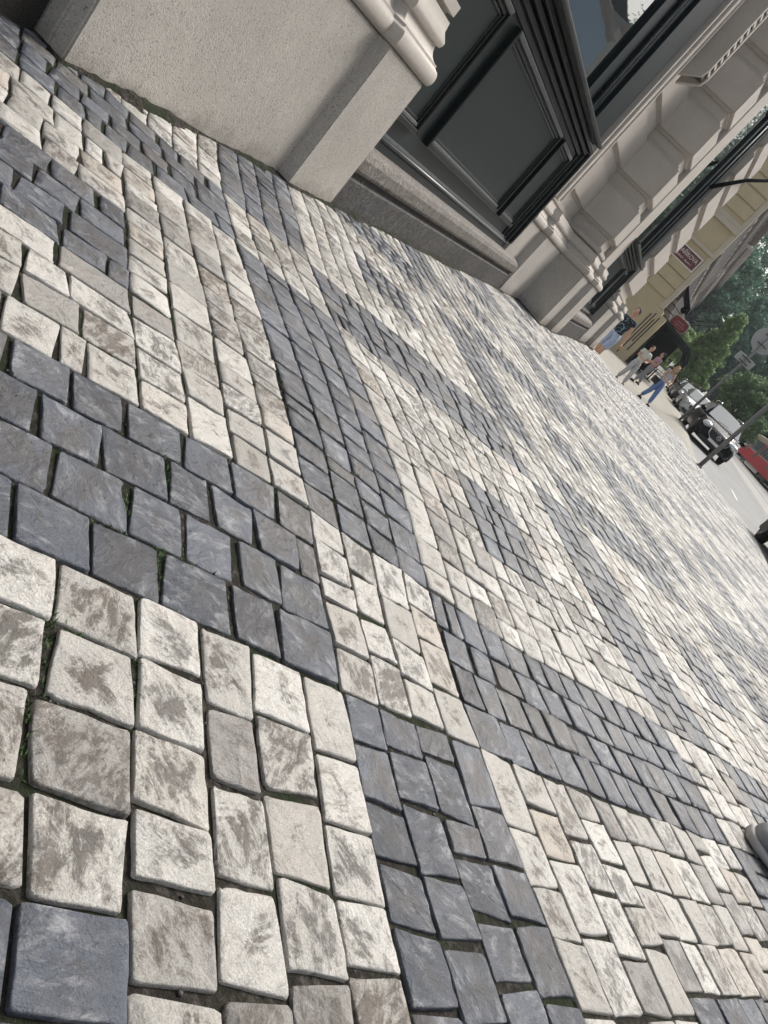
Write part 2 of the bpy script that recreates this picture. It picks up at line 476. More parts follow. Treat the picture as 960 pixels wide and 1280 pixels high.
def lat(P):
    P = np.asarray(P, float); sh = P.shape[:-1]; Q = P.reshape(-1, 2)
    w = np.exp(-((Q[:, None] - _cp[None]) ** 2).sum(-1) / (2 * 1.1 ** 2)) @ _W
    G = LO + Q[:, :1] * E1 + Q[:, 1:] * E2 + w
    # slow wander of the laid rows
    G = G + 0.009 * np.stack([np.sin(G[:, 1] * 2.3 + 1.1 * np.sin(G[:, 0] * 1.7)), np.cos(G[:, 0] * 2.9 + 0.8 * np.sin(G[:, 1] * 1.3))], -1)
    return G.reshape(*sh, 2)

EDGE = [(-1.95, -1.6), (3.35, -1.6), (3.45, 8), (3.67, 13.7), (4.12, 18.6), (4.05, 19.9), (3.75, 20.6), (3.2, 20.4), (2.85, 20.9), (2.55, 23.5), (2.3, 25.5), (1.6, 24.2), (1.0, 22.3), (0.47, 20.2), (0.1, 18.6), (-0.2, 17.3), (-0.6, 17.4), (-1.1, 18.2), (-1.95, 18.2)]
def inside(p, poly):
    x, y = p[..., 0], p[..., 1]; c = np.zeros(x.shape, bool); n = len(poly)
    for i in range(n):
        x0, y0 = poly[i]; x1, y1 = poly[(i + 1) % n]
        cond = ((y0 > y) != (y1 > y))
        with np.errstate(divide='ignore', invalid='ignore'):
            xi = (x1 - x0) * (y - y0) / (y1 - y0 + 1e-12) + x0
        c ^= cond & (x < xi)
    return c

def lay_rect(a0, a1, b0, b1, rows, gaprow, out, dark, orient):
    """rows of stones; a runs along the rows, b across them"""
    L = a1 - a0
    bt = [b0 + (b1 - b0) * k / rows + (random.uniform(-.014, .014) if 0 < k < rows else 0) for k in range(rows + 1)]
    ph = [random.uniform(0, 6) for _ in range(rows + 1)]
    def bl(k, a): return bt[k] + (0.011 * math.sin(a * 3.1 + ph[k]) if 0 < k < rows else 0.006 * math.sin(a * 3.1 + ph[k]))
    for r in range(rows):
        cuts = [a0]; a = a0
        lo, hi = ((.20, .285) if random.random() < .82 else (.24, .34))
        while True:
            s = random.uniform(lo, hi)
            if random.random() < .06: s *= .5
            if a + s > a1 - .12: break
            a += s; cuts.append(a)
        cuts.append(a1)
        if len(cuts) > 2 and cuts[-1] - cuts[-2] > .40: cuts.insert(-1, (cuts[-1] + cuts[-2]) / 2)
        for q in range(len(cuts) - 1):
            s0, s1 = cuts[q], cuts[q + 1]
            k0 = random.uniform(-.010, .010); k1 = random.uniform(-.010, .010)
            g0 = random.uniform(.008, .014) * (2.1 if random.random() < (.45 if dark and orient == 'u' else .15) else 1); g1 = random.uniform(.006, .012); gr = random.uniform(.006, .012)
            P = [(s0 + g0 + k0, bl(r, s0) + gr), (s1 - g1 + k1, bl(r, s1) + gr), (s1 - g1 - k1, bl(r + 1, s1) - gr), (s0 + g0 - k0, bl(r + 1, s0) - gr)]
            P = [(p[0] + random.uniform(-.008, .008), p[1] + random.uniform(-.006, .006)) for p in P]
            if orient == 'v': P = [(p[1], p[0]) for p in P][::-1]
            out.append((P, dark))

stones = []
for I in range(-12, 68, 4):
    for J in range(-20, 56, 4):
        c = LO + (I + 2) * E1 + (J + 2) * E2
        if not (-4 < c[0] < 6.5 and -3.5 < c[1] < 28): continue
        lay_rect(J + 2, J + 3, I + 2, I + 3, 4, 0, stones, False, 'v')
        lay_rect(I + 3, I + 6, J + 2, J + 3, 4, 0, stones, True, 'u')
        lay_rect(J + 3, J + 6, I + 2, I + 3, 4, 0, stones, True, 'v')
        lay_rect(J + 3, J + 6, I + 3, I + 4, 4, 0, stones, False, 'v')
        lay_rect(J + 3, J + 6, I + 5, I + 6, 4, 0, stones, False, 'v')
        lay_rect(I + 4, I + 5, J + 3, J + 4, 4, 0, stones, False, 'u')
        lay_rect(I + 4, I + 5, J + 5, J + 6, 4, 0, stones, False, 'u')
        lay_rect(*((I + 4, I + 5, J + 4, J + 5) if random.random() < .5 else (I + 4, I + 5, J + 4, J + 5)), 4, 0, stones, True, 'u')
Q = lat(np.array([s[0] for s in stones])); DK = np.array([s[1] for s in stones])
ctr = Q.mean(1)
keep = inside(ctr, EDGE)
Q, DK, ctr = Q[keep], DK[keep], ctr[keep]
NS = len(Q)
tint = RNG.random((NS, 3))
# projected size decides which stones are objects of their own
c3 = np.c_[ctr, z_pave(ctr[:, 0], ctr[:, 1])]
psc, pxx, pyy, front = px_scale(c3)
dv = c3 - CAMP; dist = np.linalg.norm(dv, axis=1); cosv = np.abs(dv[:, 2]) / dist
area = 0.5 * np.abs(np.cross(Q[:, 2] - Q[:, 0], Q[:, 3] - Q[:, 1]))
parea = np.where(front & (pxx > -25) & (pxx < 985) & (pyy > -25) & (pyy < 1305), area * psc ** 2 * cosv, 0)

def stone_geo(q, n_edge, hi):
    """q (S,4,2) -> verts (S,V,3), face list"""
    S = len(q); ts = {2: [.06, .94], 3: [.05, .5, .95], 7: [.025, .10, .30, .5, .70, .90, .975]}[n_edge]
    O = []
    for k in range(4):
        A, B = q[:, k], q[:, (k + 1) % 4]
        for t in ts:
            p = A * (1 - t) + B * t
            O.append(p)
    O = np.stack(O, 1); n = O.shape[1]
    C = q.mean(1, keepdims=True)
    size = np.sqrt(area_of(q))[:, None, None]
    jit = RNG.normal(0, 1, (S, n, 1))
    if n_edge == 7:
        jit = 0.35 * jit + 0.5 * np.roll(jit, 1, 1) + 0.5 * np.roll(jit, 2, 1) + .3 * np.roll(jit, 3, 1)
        jit = jit * 0.024 - 0.07 * np.clip(RNG.normal(0, 1, (S, n, 1)) - 1.7, 0, 1)
    else:
        jit = jit * (0.030 if n_edge == 3 else 0.022)
    O = C + (O - C) * (1 + jit)
    cx, cy = C[:, :, 0], C[:, :, 1]
    tl = .012 if hi else .008 if n_edge == 3 else .005
    gx = RNG.normal(0, tl, (S, 1)); gy = RNG.normal(0, tl, (S, 1)); dz = RNG.normal(0, .0010, (S, 1))
    def ring(sc, z, nz=0.0):
        p = C + (O - C) * sc
        zz = z_pave(p[..., 0], p[..., 1]) + dz + gx * (p[..., 0] - cx) + gy * (p[..., 1] - cy) + z
        if nz: zz = zz + RNG.normal(0, nz, zz.shape)
        return np.concatenate([p, zz[..., None]], -1)
    if hi:
        rings = [ring(1.012, -.034), ring(1.004, -.010), ring(1.0, -.0030, .0009), ring(.986, -.0006, .0006), ring(.95, 0, .0005), ring(.80, .0003, .0006), ring(.60, .0004, .0007), ring(.40, .0004, .0006), ring(.2, .0004, .0004)]
    elif n_edge == 3:
        rings = [ring(1.01, -.032), ring(1.003, -.009), ring(1.0, -.0028, .0007), ring(.975, -.0002, .0005), ring(.6, .0003, .0008)]
    else:
        rings = [ring(1.005, -.028), ring(1.0, -.0034), ring(.965, -.0001)]
    cen = ring(0.0, .0004)[:, :1]
    V = np.concatenate(rings + [cen], 1); F = []
    global RADIAL
    RADIAL = np.concatenate([np.full(n, min(1.0, float(rs))) for rs in ([1.0, 1.0, 1.0, .986, .95, .80, .60, .40, .2] if hi else [1.0, 1.0, 1.0, .975, .6] if n_edge == 3 else [1.0, 1.0, .955])] + [np.zeros(1)])
    for a in range(len(rings) - 1):
        for k in range(n):
            F.append((a * n + k, a * n + (k + 1) % n, (a + 1) * n + (k + 1) % n, (a + 1) * n + k))
    a = (len(rings) - 1) * n; ce = len(rings) * n
    for k in range(n): F.append((a + k, a + (k + 1) % n, ce))
    return V, F
def area_of(q): return 0.5 * np.abs(np.cross(q[:, 2] - q[:, 0], q[:, 3] - q[:, 1]))

def raw_mesh(name, V, F, mat, tints):
    me = bpy.data.meshes.new(name)
    lens = np.array([len(f) for f in F]); loops = np.concatenate([np.array(f) for f in F])
    return _raw(me, V, loops, lens, mat, tints)
def _raw(me, V, loops, lens, mat, tints):
    me.vertices.add(len(V)); me.vertices.foreach_set('co', np.asarray(V, np.float32).ravel())
    me.loops.add(len(loops)); me.loops.foreach_set('vertex_index', loops.astype(np.int32))
    me.polygons.add(len(lens)); st = np.concatenate([[0], np.cumsum(lens)[:-1]])
    me.polygons.foreach_set('loop_start', st.astype(np.int32))
    try: me.polygons.foreach_set('loop_total', lens.astype(np.int32))
    except Exception: pass
    me.polygons.foreach_set('use_smooth', np.ones(len(lens), bool))
    me.materials.append(mat)
    at = me.color_attributes.new('tint', 'FLOAT_COLOR', 'POINT')
    at.data.foreach_set('color', (tints if tints.shape[1] == 4 else np.c_[tints, np.ones(len(tints))]).astype(np.float32).ravel())
    me.update(calc_edges=True); me.validate()
    return me

pave = mesh_obj('pavement', [], [], M['joint'])
# bed of dirt under and between the stones, a sheet that follows the pavement's fall
bx = np.concatenate([np.arange(-2.6, 4.6, 0.15)]); by = np.arange(-1.6, 26, 0.15)
bm = bmesh.new()
vs = {}
Xb, Yb = np.meshgrid(bx, by); mask = inside(np.stack([Xb + .075, Yb + .075], -1), [(p[0] - (0.9 if p[0] < -1.5 else 0.0), p[1]) for p in EDGE])
for j in range(len(by) - 1):
    for i in range(len(bx) - 1):
        if mask[j, i]:
            idx = []
            for (jj, ii) in ((j, i), (j, i + 1), (j + 1, i + 1), (j + 1, i)):
                if (jj, ii) not in vs:
                    x, y = bx[ii], by[jj]; vs[(jj, ii)] = bm.verts.new((x, y, float(z_pave(x, y)) - 0.0058 + random.uniform(-.0022, .0022)))
                idx.append(vs[(jj, ii)])
            bm.faces.new(idx)
bm.to_mesh(pave.data); bm.free()
pave.data.polygons.foreach_set('use_smooth', [True] * len(pave.data.polygons))
tag(pave, kind='structure')

for dark, nm, mk in ((False, 'light_paving_stone', 'light_sett'), (True, 'dark_paving_stone', 'dark_sett')):
    ids = np.where(DK == dark)[0]
    order = ids[np.argsort(-parea[ids])]
    single, rest = order[:300], order[300:]
    near = rest[(parea[rest] > 120)]; far = rest[(parea[rest] <= 120)]
    hi_s = single[parea[single] > 900]; md_s = single[parea[single] <= 900]
    for S, ne, hi in ((hi_s, 7, True), (md_s, 3, False)):
        if not len(S): continue
        V, F = stone_geo(Q[S], ne, hi)
        lens = np.array([len(f) for f in F]); loops = np.concatenate([np.array(f) for f in F])
        for k, sidx in enumerate(S):
            me = bpy.data.meshes.new(nm)
            cen = np.array([ctr[sidx, 0], ctr[sidx, 1], float(z_pave(ctr[sidx, 0], ctr[sidx, 1]))])
            _raw(me, V[k] - cen, loops, lens, M[mk], np.c_[np.repeat(tint[sidx:sidx + 1], V.shape[1], 0), RADIAL])
            o = link(bpy.data.objects.new(nm, me), pave); o.location = cen
    for S, ne in ((near, 3), (far, 2)):
        if not len(S): continue
        V, F = stone_geo(Q[S], ne, False); nv = V.shape[1]
        lens = np.array([len(f) for f in F]); loops = np.concatenate([np.array(f) for f in F])
        LL = (loops[None] + (np.arange(len(S)) * nv)[:, None]).ravel()
        me = bpy.data.meshes.new(nm + 's')
        _raw(me, V.reshape(-1, 3), LL, np.tile(lens, len(S)), M[mk], np.c_[np.repeat(tint[S], nv, 0), np.tile(RADIAL, len(S))])
        o = link(bpy.data.objects.new(nm + 's', me), pave); tag(o, kind='stuff')

def in_joint(x, y):
    d2 = (ctr[:, 0] - x) ** 2 + (ctr[:, 1] - y) ** 2
    nb = np.argpartition(d2, 8)[:8]
    p = np.array([x, y])
    for k in nb:
        q = Q[k]; e = np.roll(q, -1, 0) - q; c = e[:, 0] * (p[1] - q[:, 1]) - e[:, 1] * (p[0] - q[:, 0])
        if (c > -.0002).all() or (c < .0002).all(): return False
    return True
# grass and moss in the wide joints
GR = [(-0.33, 0.92), (-0.31, 0.93), (-0.19, 0.91), (-0.22, 0.94), (-0.35, 1.32), (-0.44, 1.08), (-0.2, 0.72), (-0.35, 1.67), (-0.3, 1.75), (-0.27, 1.85), (-0.27, 1.58), (-0.28, 2.15), (-0.29, 0.67), (-0.27, 0.65), (-0.35, 0.93), (-0.16, 0.61), (-0.25, 0.87), (-0.3, 0.9), (-0.40, 1.2), (-0.24, 0.96), (-0.21, 0.89), (-0.36, 1.28), (-0.33, 1.36), (-0.40, 1.06), (-0.18, 0.74)]
v = []; f = []
for gx, gy in GR:
    # nearest joint: push the tuft away from stone centres
    for _ in range(330):
        ax = gx + random.gauss(0, .030); ay = gy + random.gauss(0, .030)
        if not in_joint(ax, ay): continue
        z = float(z_pave(ax, ay)) - .010; a = random.uniform(0, 6.28); h = random.uniform(.005, .016); l = random.uniform(.002, .010); w = .0011
        b = len(v); ca, sa = math.cos(a), math.sin(a)
        v += [(ax - sa * w, ay + ca * w, z), (ax + sa * w, ay - ca * w, z), (ax + ca * l * .4 + sa * w * .8, ay + sa * l * .4 - ca * w * .8, z + h * .7), (ax + ca * l * .4 - sa * w * .8, ay + sa * l * .4 + ca * w * .8, z + h * .7), (ax + ca * l, ay + sa * l, z + h)]
        f += [(b, b + 1, b + 2, b + 3), (b + 3, b + 2, b + 4)]
tag(mesh_obj('grass', v, f, M['grass']), kind='stuff')
# grit lying in the joints
mb = MB()
for _ in range(2600):
    y = 0.45 + 2.2 * random.random() ** 1.6; x = random.uniform(-0.75, 1.1) * (0.5 + y * .5)
    if not in_joint(x, y): continue
    s = random.uniform(.0012, .0032)
    mb.ell((x, y, float(z_pave(x, y)) - .0052), s * random.uniform(.7, 1.4), s, s * .8, 5, 4)
tag(mb.build('grit', M['granite_low']), kind='stuff')

# kerb stones along the edge of the pavement
kerb = mesh_obj('kerb', [(-0.2, 26, -1.2), (0.2, 26, -1.2), (0, 26.2, -1.2)], [(0, 1, 2)], M['kerb'])
tag(kerb, kind='structure')
KP = EDGE[1:18]
def along(P, step):
    out = [np.array(P[0], float)]; 
    for a, b in zip(P[:-1], P[1:]):
        a = np.array(a); b = np.array(b); n = max(1, int(round(np.linalg.norm(b - a) / step)))
        for k in range(1, n + 1): out.append(a + (b - a) * k / n)
    return out
kp = along(KP, 1.0)
for a, b in zip(kp[:-1], kp[1:]):
    d = b - a; L = np.linalg.norm(d); d = d / L; nrm = np.array([d[1], -d[0]])
    a2 = a + d * .006; b2 = b - d * .006
    mb = MB(); P = []
    for p, q in ((a2, -.07), (a2, .16), (b2, .16), (b2, -.07)):
        s = p + nrm * (q); P.append((s[0], s[1], float(z_pave(*p)) - 0.004))
    lowz = min(p[2] for p in P) - 0.45
    vv = P + [(p[0], p[1], lowz) for p in P]
    mb.add(vv, [(0, 1, 2, 3), (7, 6, 5, 4), (0, 4, 5, 1), (1, 5, 6, 2), (2, 6, 7, 3), (3, 7, 4, 0)])
    mb.build('kerb_stone', M['kerb'], kerb, bevel=.008)

# ------------------------------------------------------------------ the corner building on the left
bld = empty('corner_building', (-1.9, 10, 0), label='pale stone corner building with rusticated pilasters and dark green shutters along the pavement', cat='building')
bld.location = (0, 0, 0)

def pilaster(plan, ztop, zg, matp, shaft=None):
    pl = sweep('pilaster', plan, [(0, zg - .25), (0, .80), (-.006, .822)], matp, bld)
    # base moulding: fillet, torus, scotia, small torus
    prof = [(-.004, .823)]
    prof += [(.003 + .018 * math.sin(t), .862 - .038 * math.cos(t)) for t in [i * math.pi / 8 for i in range(9)]]
    prof += [(-.004, .905), (-.004, .915)]
    prof += [(-.004 - .045 * math.sin(t * math.pi / 12), .915 + .055 * (1 - math.cos(t * math.pi / 12))) for t in range(1, 7)]
    prof += [(-.036, .975), (-.030, .990), (-.030, 1.005), (-.052, 1.035), (-.058, 1.075)]
    sweep('base_moulding', plan, prof, M['lime'], pl, smooth=True)
    shaft = shaft or plan
    sweep('shaft_core', shaft, [(-.115, .95), (-.115, ztop)], M['lime'], pl)
    zb = [(1.085, 1.165)] + [(1.29 + .575 * k, 1.745 + .575 * k) for k in range(int((ztop - 1.6) / .575))]
    for z0, z1 in zb:
        e = .03 if z1 - z0 > .2 else .012
        prof = [(-.116, z0), (-.088, z0), (-.088, z0 + e), (-.060, z0 + e + .004), (-.060, z1 - e - .004), (-.088, z1 - e), (-.088, z1), (-.116, z1)]
        sweep('stone_block', shaft, prof, M['lime'], pl)
    return pl

pilaster([(-2.0, 1.955), (-1.755, 1.96), (-1.71, 1.985), (-1.71, 3.335), (-1.655, 3.36), (-1.655, 3.85), (-2.0, 3.852)], 6.2, .1, M['plinth'])
pilaster([(-2.3, 7.88), (-1.745, 7.89), (-1.745, 8.56), (-1.66, 8.58), (-1.66, 9.86), (-1.285, 9.90), (-1.285, 10.62), (-1.205, 10.66), (-1.205, 11.45), (-2.3, 11.46)], 6.2, .0, M['plinth'],
         [(-2.3, 7.89), (-1.775, 7.90), (-1.775, 9.90), (-1.285, 9.92), (-1.285, 10.72), (-2.3, 10.74)])
pilaster([(-2.6, 14.95), (-1.22, 14.97), (-1.22, 16.72), (-1.12, 16.75), (-1.12, 18.05), (-2.6, 18.1)], 6.2, -.1, M['plinth'],
         [(-2.6, 14.95), (-1.24, 14.97), (-1.24, 18.0), (-2.6, 18.05)])
b = MB(); b.box(-1.7, -1.335, 10.70, 11.47, 1.05, 6.2); b.build('wall_strip', M['lime'], bld, bevel=.01)

# wall behind
mb = MB()
mb.box(-2.7, -1.90, -6, 1.9, -.3, 1.3).box(-2.7, -1.86, 1.9, 3.9, -.3, 6.6).box(-2.7, -1.87, 7.86, 11.4, -.3, 6.6)
mb.box(-2.7, -1.55, 11.3, 11.6, -.3, 6.6).box(-2.7, -1.48, 14.9, 18.15, -.3, 6.6)
mb.box(-2.7, -1.88, -6, 18.1, 4.4, 6.61).box(-9, -1.75, -6, 18.15, 6.6, 13.5)
mb.build('wall', M['lime'], bld)
# recessed granite of the bay nearest the camera
mb = MB(); mb.box(-2.2, -1.80, -6, 1.95, -.3, 1.1)
g = mb.build('granite_base', M['granite_dark'], bld, bevel=.01)

def shopfront(X, y0, y1, zg, gx, panels, ledge_y1, frame_y):
    """granite sill course, panelled shutters, ledge, and the window above"""
    mb = MB(); mb.prism([(X - .1, zg - .3), (gx, zg - .3), (gx, .285), (gx - .02, .292), (gx - .02, .318), (X - .1, .318)], 1, y0 - .12, y1 + .75)
    gb = mb.build('granite_base', M['granite_low'], bld, bevel=.006)
    mb = MB(); mb.prism([(X - .1, .319), (gx - .012, .319), (gx + .004, .328), (gx + .010, .345), (gx + .006, .40), (gx - .01, .43), (gx - .05, .452), (X - .1, .47)], 1, y0 - .12, y1 + .73)
    mb.build('sill_stone', M['granite'], gb, bevel=.004)
    fr = MB()                                   # board, plinth rail, and mitred bands at the end and the head
    fr.box(X - .06, X, y0 - .1, y1, .455, 1.60)
    fr.box(X, X + .022, y0 - .1, y1 - .001, .456, .50)
    sh = fr.build('shutter', M['green'], bld, bevel=.004)
    bd = MB(); bd.tube([(X + .03, y0 - .1, .515), (X + .03, y1 - .01, .515)], .012, 8).box(X + .001, X + .028, y0 - .1, y1 - .006, .53, .545)
    bd.build('rail_bead', M['bead'], sh)
    for k, (w, d) in enumerate(((.0, .012), (.06, .030), (.13, .052), (.21, .075))):   # vertical bands beside the jamb
        b = MB(); b.box(X + .001, X + d + .004, y1 - .30 + w, y1 - .245 + w, .53 + .0004 * k, 1.40 + .045 * k)
        b.build('jamb_moulding', M['green_dk'], sh, bevel=.006)
        b = MB(); b.box(X + .001, X + d + .003, y0 - .1, y1 - .2455 + w, 1.405 + .046 * k, 1.438 + .046 * k)
        b.build('head_moulding', M['green_dk'], sh, bevel=.006)
    for (p0, p1, z0, z1) in panels:
        w = .036
        pn = MB(); pn.box(X + .0015, X + .008, p0, p1, z0, z1)
        pp = pn.build('shutter_panel', M['green'], sh)
        for nest, (dx, wd, off, mt) in enumerate(((.040, .030, 0, 'green_dk'), (.026, .022, .033, 'green_dk'), (.016, .016, .058, 'green_dk'))):
            a0, a1, b0, b1 = p0 + off, p1 - off, z0 + off, z1 - off
            for nm, poly in (('bottom', [(a0, b0), (a1, b0), (a1 - wd, b0 + wd), (a0 + wd, b0 + wd)]), ('side', [(a1, b0), (a1, b1), (a1 - wd, b1 - wd), (a1 - wd, b0 + wd)]),
                             ('top', [(a1, b1), (a0, b1), (a0 + wd, b1 - wd), (a1 - wd, b1 - wd)]), ('left', [(a0, b1), (a0, b0), (a0 + wd, b0 + wd), (a0 + wd, b1 - wd)])):
                m_ = MB(); m_.prism(poly, 0, X + .0016, X + dx)
                m_.build('panel_moulding', M['bead'] if (nm == 'bottom' and nest == 1) or (nm == 'top' and nest == 0) else M[mt], pp, bevel=.006)  # paler outer top and inner bottom strips: highlight put into the colour
    ld = MB(); ld.prism([(X - .06, 1.592), (X + .165, 1.578), (X + .180, 1.588), (X + .180, 1.606), (X - .06, 1.626)], 1, y0 - .1, ledge_y1)
    ld.build('ledge', M['green'], sh, bevel=.003)
    # window
    f0, f1 = frame_y
    wn_ = MB(); wn_.box(X - .10, X - .035, f0, f0 + .30, 1.62, 4.4)
    wf = wn_.build('window_frame', M['frame'], bld, bevel=.006)
    b = MB(); b.box(X - .08, X - .015, f0 + .301, f0 + .55, 1.62, 4.4); b.build('frame_stile', M['frame'], wf, bevel=.006)
    b = MB(); b.tube([(X - .005, f0 + .30, 1.62), (X - .005, f0 + .30, 4.4)], .012, 8).tube([(X + .0, f0 + .37, 1.62), (X + .0, f0 + .37, 4.4)], .008, 8); b.build('frame_bead', M['bead'], wf)
    b = MB(); b.box(X - .05, X + .02, f0 + .551, f1, 1.62, 4.4); b.build('frame_stile', M['frame'], wf, bevel=.006)
    b = MB(); b.box(X - .10, X - .03, y0 - .1, f0 - .001, 4.25, 4.4); b.build('frame_rail', M['frame'], wf, bevel=.004)
    b = MB(); b.box(X - .10, X - .04, y0 - .1, f0 - .001, 1.6, 1.66); b.build('frame_rail', M['frame'], wf, bevel=.004)
    b = MB(); b.box(X - .085, X - .070, y0 - .1, f0 - .0005, 1.655, 4.26); b.build('glass_pane', M['glass'], wf)
    b = MB(); b.box(X - .9, X - .2, y0 - .1, f1, .5, 4.6); b.build('dark_interior', M['dark_slot'], wf)
    return sh

shopfront(-1.80, 3.86, 7.87, .1, -1.675, [(2.3, 4.43, .635, 1.39), (4.66, 6.79, .635, 1.39), (6.93, 7.53, .635, 1.39)], 7.47, (6.70, 7.86))
shopfront(-1.42, 11.48, 14.92, .05, -1.235, [(11.7, 13.6, .635, 1.39), (13.8, 14.55, .635, 1.39)], 14.55, (14.0, 14.91))
# bands of moulding on the stone jamb beside the window, and the frieze panels
for (xa, ya, yb, z0, z1) in ((-1.80, 7.93, 7.985, 1.10, 6), (-1.785, 8.05, 8.15, 1.10, 6), (-1.78, 8.20, 8.24, 1.12, 6)):
    b = MB(); b.box(-1.87, xa + .055, ya, yb, z0, z1); b.build('jamb_band', M['lime'], bld, bevel=.01)
for z0 in (1.33, 1.905, 2.48):
    b = MB()
    for (ya, yb) in ((8.36, 8.39), (8.50, 8.53)): b.box(-1.85, -1.822, ya, yb, z0 + .04, z0 + .38)
    b.box(-1.85, -1.822, 8.391, 8.499, z0 + .04, z0 + .065).box(-1.85, -1.822, 8.391, 8.499, z0 + .355, z0 + .38)
    b.build('frieze_panel', M['lime'], bld, bevel=.004)
# upright ventilation grille let into the jamb
b = MB(); b.prism([(-1.80, 2.60), (-1.60, 2.72), (-1.58, 2.80), (-1.58, 5.4), (-1.80, 5.4)], 1, 8.46, 8.52)
gr_ = b.build('ventilation_grille', M['lime'], bld, bevel=.008)
b = MB(); b.prism([(-1.80, 2.60), (-1.60, 2.72), (-1.58, 2.80), (-1.58, 5.4), (-1.80, 5.4)], 1, 8.72, 8.78); b.build('grille_cheek', M['lime'], gr_, bevel=.008)
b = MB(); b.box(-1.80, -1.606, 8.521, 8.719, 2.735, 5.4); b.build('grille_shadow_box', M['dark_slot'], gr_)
for k in range(34):
    z = 2.80 + .075 * k
    b = MB(); b.box(-1.6055, -1.588, 8.5215, 8.7185, z, z + .026); b.build('slat', M['lime'], gr_)
# iron bracket reaching out from the facade
b = MB(); b.tube([(-1.30, 13.4, 2.98), (-1.22, 16.5, 3.98), (-1.12, 20.5, 5.1)], .032, 8)
tag(b.build('iron_bracket', M['black_iron']), 'thin black iron rod reaching out from the stone facade beside the second window', 'bracket')

WP = [(-1.80, -1.5), (-1.80, 1.95), (-1.71, 1.97), (-1.71, 3.34), (-1.655, 3.36), (-1.655, 3.86), (-1.675, 3.88), (-1.675, 8.57), (-1.66, 8.58), (-1.66, 9.86), (-1.285, 9.9), (-1.285, 10.62), (-1.205, 10.66), (-1.205, 11.45), (-1.235, 11.47), (-1.235, 14.95), (-1.21, 15.5), (-1.21, 16.7), (-1.10, 16.75), (-1.10, 18.0)]
wp = along(WP, .03); v = []; f = []
ws_ = 0.5
for i, p in enumerate(wp):
    ws_ = min(1, max(0, ws_ + random.uniform(-.16, .16)))
    wd = .012 + .055 * ws_ ** 1.5 * random.uniform(.7, 1.3); hh = .006 + .016 * ws_ * random.uniform(.6, 1.4)
    z = float(z_pave(p[0], p[1]))
    v += [(p[0] - .02, p[1], z + hh), (p[0] + wd * .35, p[1], z + hh * .75), (p[0] + wd, p[1], z - .012)]
for i in range(len(wp) - 1):
    a = 3 * i; f += [(a, a + 3, a + 4, a + 1), (a + 1, a + 4, a + 5, a + 2)]
tag(mesh_obj('dirt', v, f, M['joint'], smooth=True), kind='stuff')

# ------------------------------------------------------------------ ochre building across the side street
yb = empty('ochre_building', (0, 0, 0), label='ochre rendered building with a dark red street name plate, across the side street', cat='building')
YW = 40.0
b = MB(); b.box(-14, -1.70, YW, YW + 6, -.6, 12).box(-14, -1.02, YW - .02, YW + 6, -.6, 2.45).box(-14, -1.35, YW - .01, YW + 6, 2.44, 2.62)
b.build('wall', M['yellow_wall'], yb, bevel=.03)
for z in (3.05, 3.62, 4.2, 7.5, 8.1, 8.7, 9.3):
    for x in (-4.2, -2.95):
        b = MB(); b.box(x, x + 1.22, YW - .07, YW, z, z + .52); b.build('render_block', M['yellow_wall'], yb, bevel=.02)
b = MB(); b.box(-14, -1.55, YW - .14, YW, 5.55, 5.72); b.build('string_course', M['yellow_trim'], yb, bevel=.02)
b = MB(); b.box(-14, -1.5, YW - .16, YW, 6.85, 7.1).box(-14, -1.6, YW - .1, YW, 7.1, 7.3); b.build('string_course', M['yellow_trim'], yb, bevel=.02)
b = MB(); b.box(-1.72, -1.48, YW - .06, YW + .3, 2.63, 12); b.build('corner_strip', M['yellow_trim'], yb, bevel=.02)
for k, (x, z0, z1) in enumerate(((-1.75, .5, 2.2), (-1.60, .3, 2.35), (-1.47, .75, 2.1), (-1.34, .3, 2.3), (-1.62, -.05, .22))):
    b = MB(); b.box(x, x + .055, YW - .035, YW - .01, z0, z1); b.build('slot', M['dark_slot'], yb)
# street name plate
sg = empty('street_sign', (-2.55, YW - .08, 4.92), label='dark red street name plate with white lettering on the ochre wall', cat='street sign')
b = MB(); b.box(-.78, .78, -.02, .05, -.36, .36); b.build('plate', M['white_enamel'], sg, bevel=.02)
b = MB(); b.box(-.72, .72, -.028, -.0205, -.30, .30); b.build('red_field', M['red_plate'], sg, bevel=.004)
def text(s, size, loc, mat, parent, rot=(R(90), 0, 0), name='lettering', width=None, ext=.004):
    cu = bpy.data.curves.new(name, 'FONT'); cu.body = s; cu.size = size; cu.align_x = 'CENTER'; cu.align_y = 'CENTER'; cu.extrude = ext
    t = bpy.data.objects.new('tmp', cu); COL.objects.link(t)
    bpy.context.view_layer.update()
    me = bpy.data.meshes.new_from_object(t.evaluated_get(bpy.context.evaluated_depsgraph_get()))
    COL.objects.unlink(t); bpy.data.objects.remove(t)
    me.materials.clear(); me.materials.append(mat)
    if width:
        xs = [v.co.x for v in me.vertices]; k = width / (max(xs) - min(xs))
        for v in me.vertices: v.co.x *= k
    o = link(bpy.data.objects.new(name, me), parent); o.location = loc; o.rotation_euler = rot
    return o
text('ŠAFAŘÍKOVA', .28, (0, -.036, .08), M['white_enamel'], sg, width=1.30)
text('VINOHRADY - PRAHA 2', .12, (0, -.036, -.17), M['white_enamel'], sg, width=1.05)

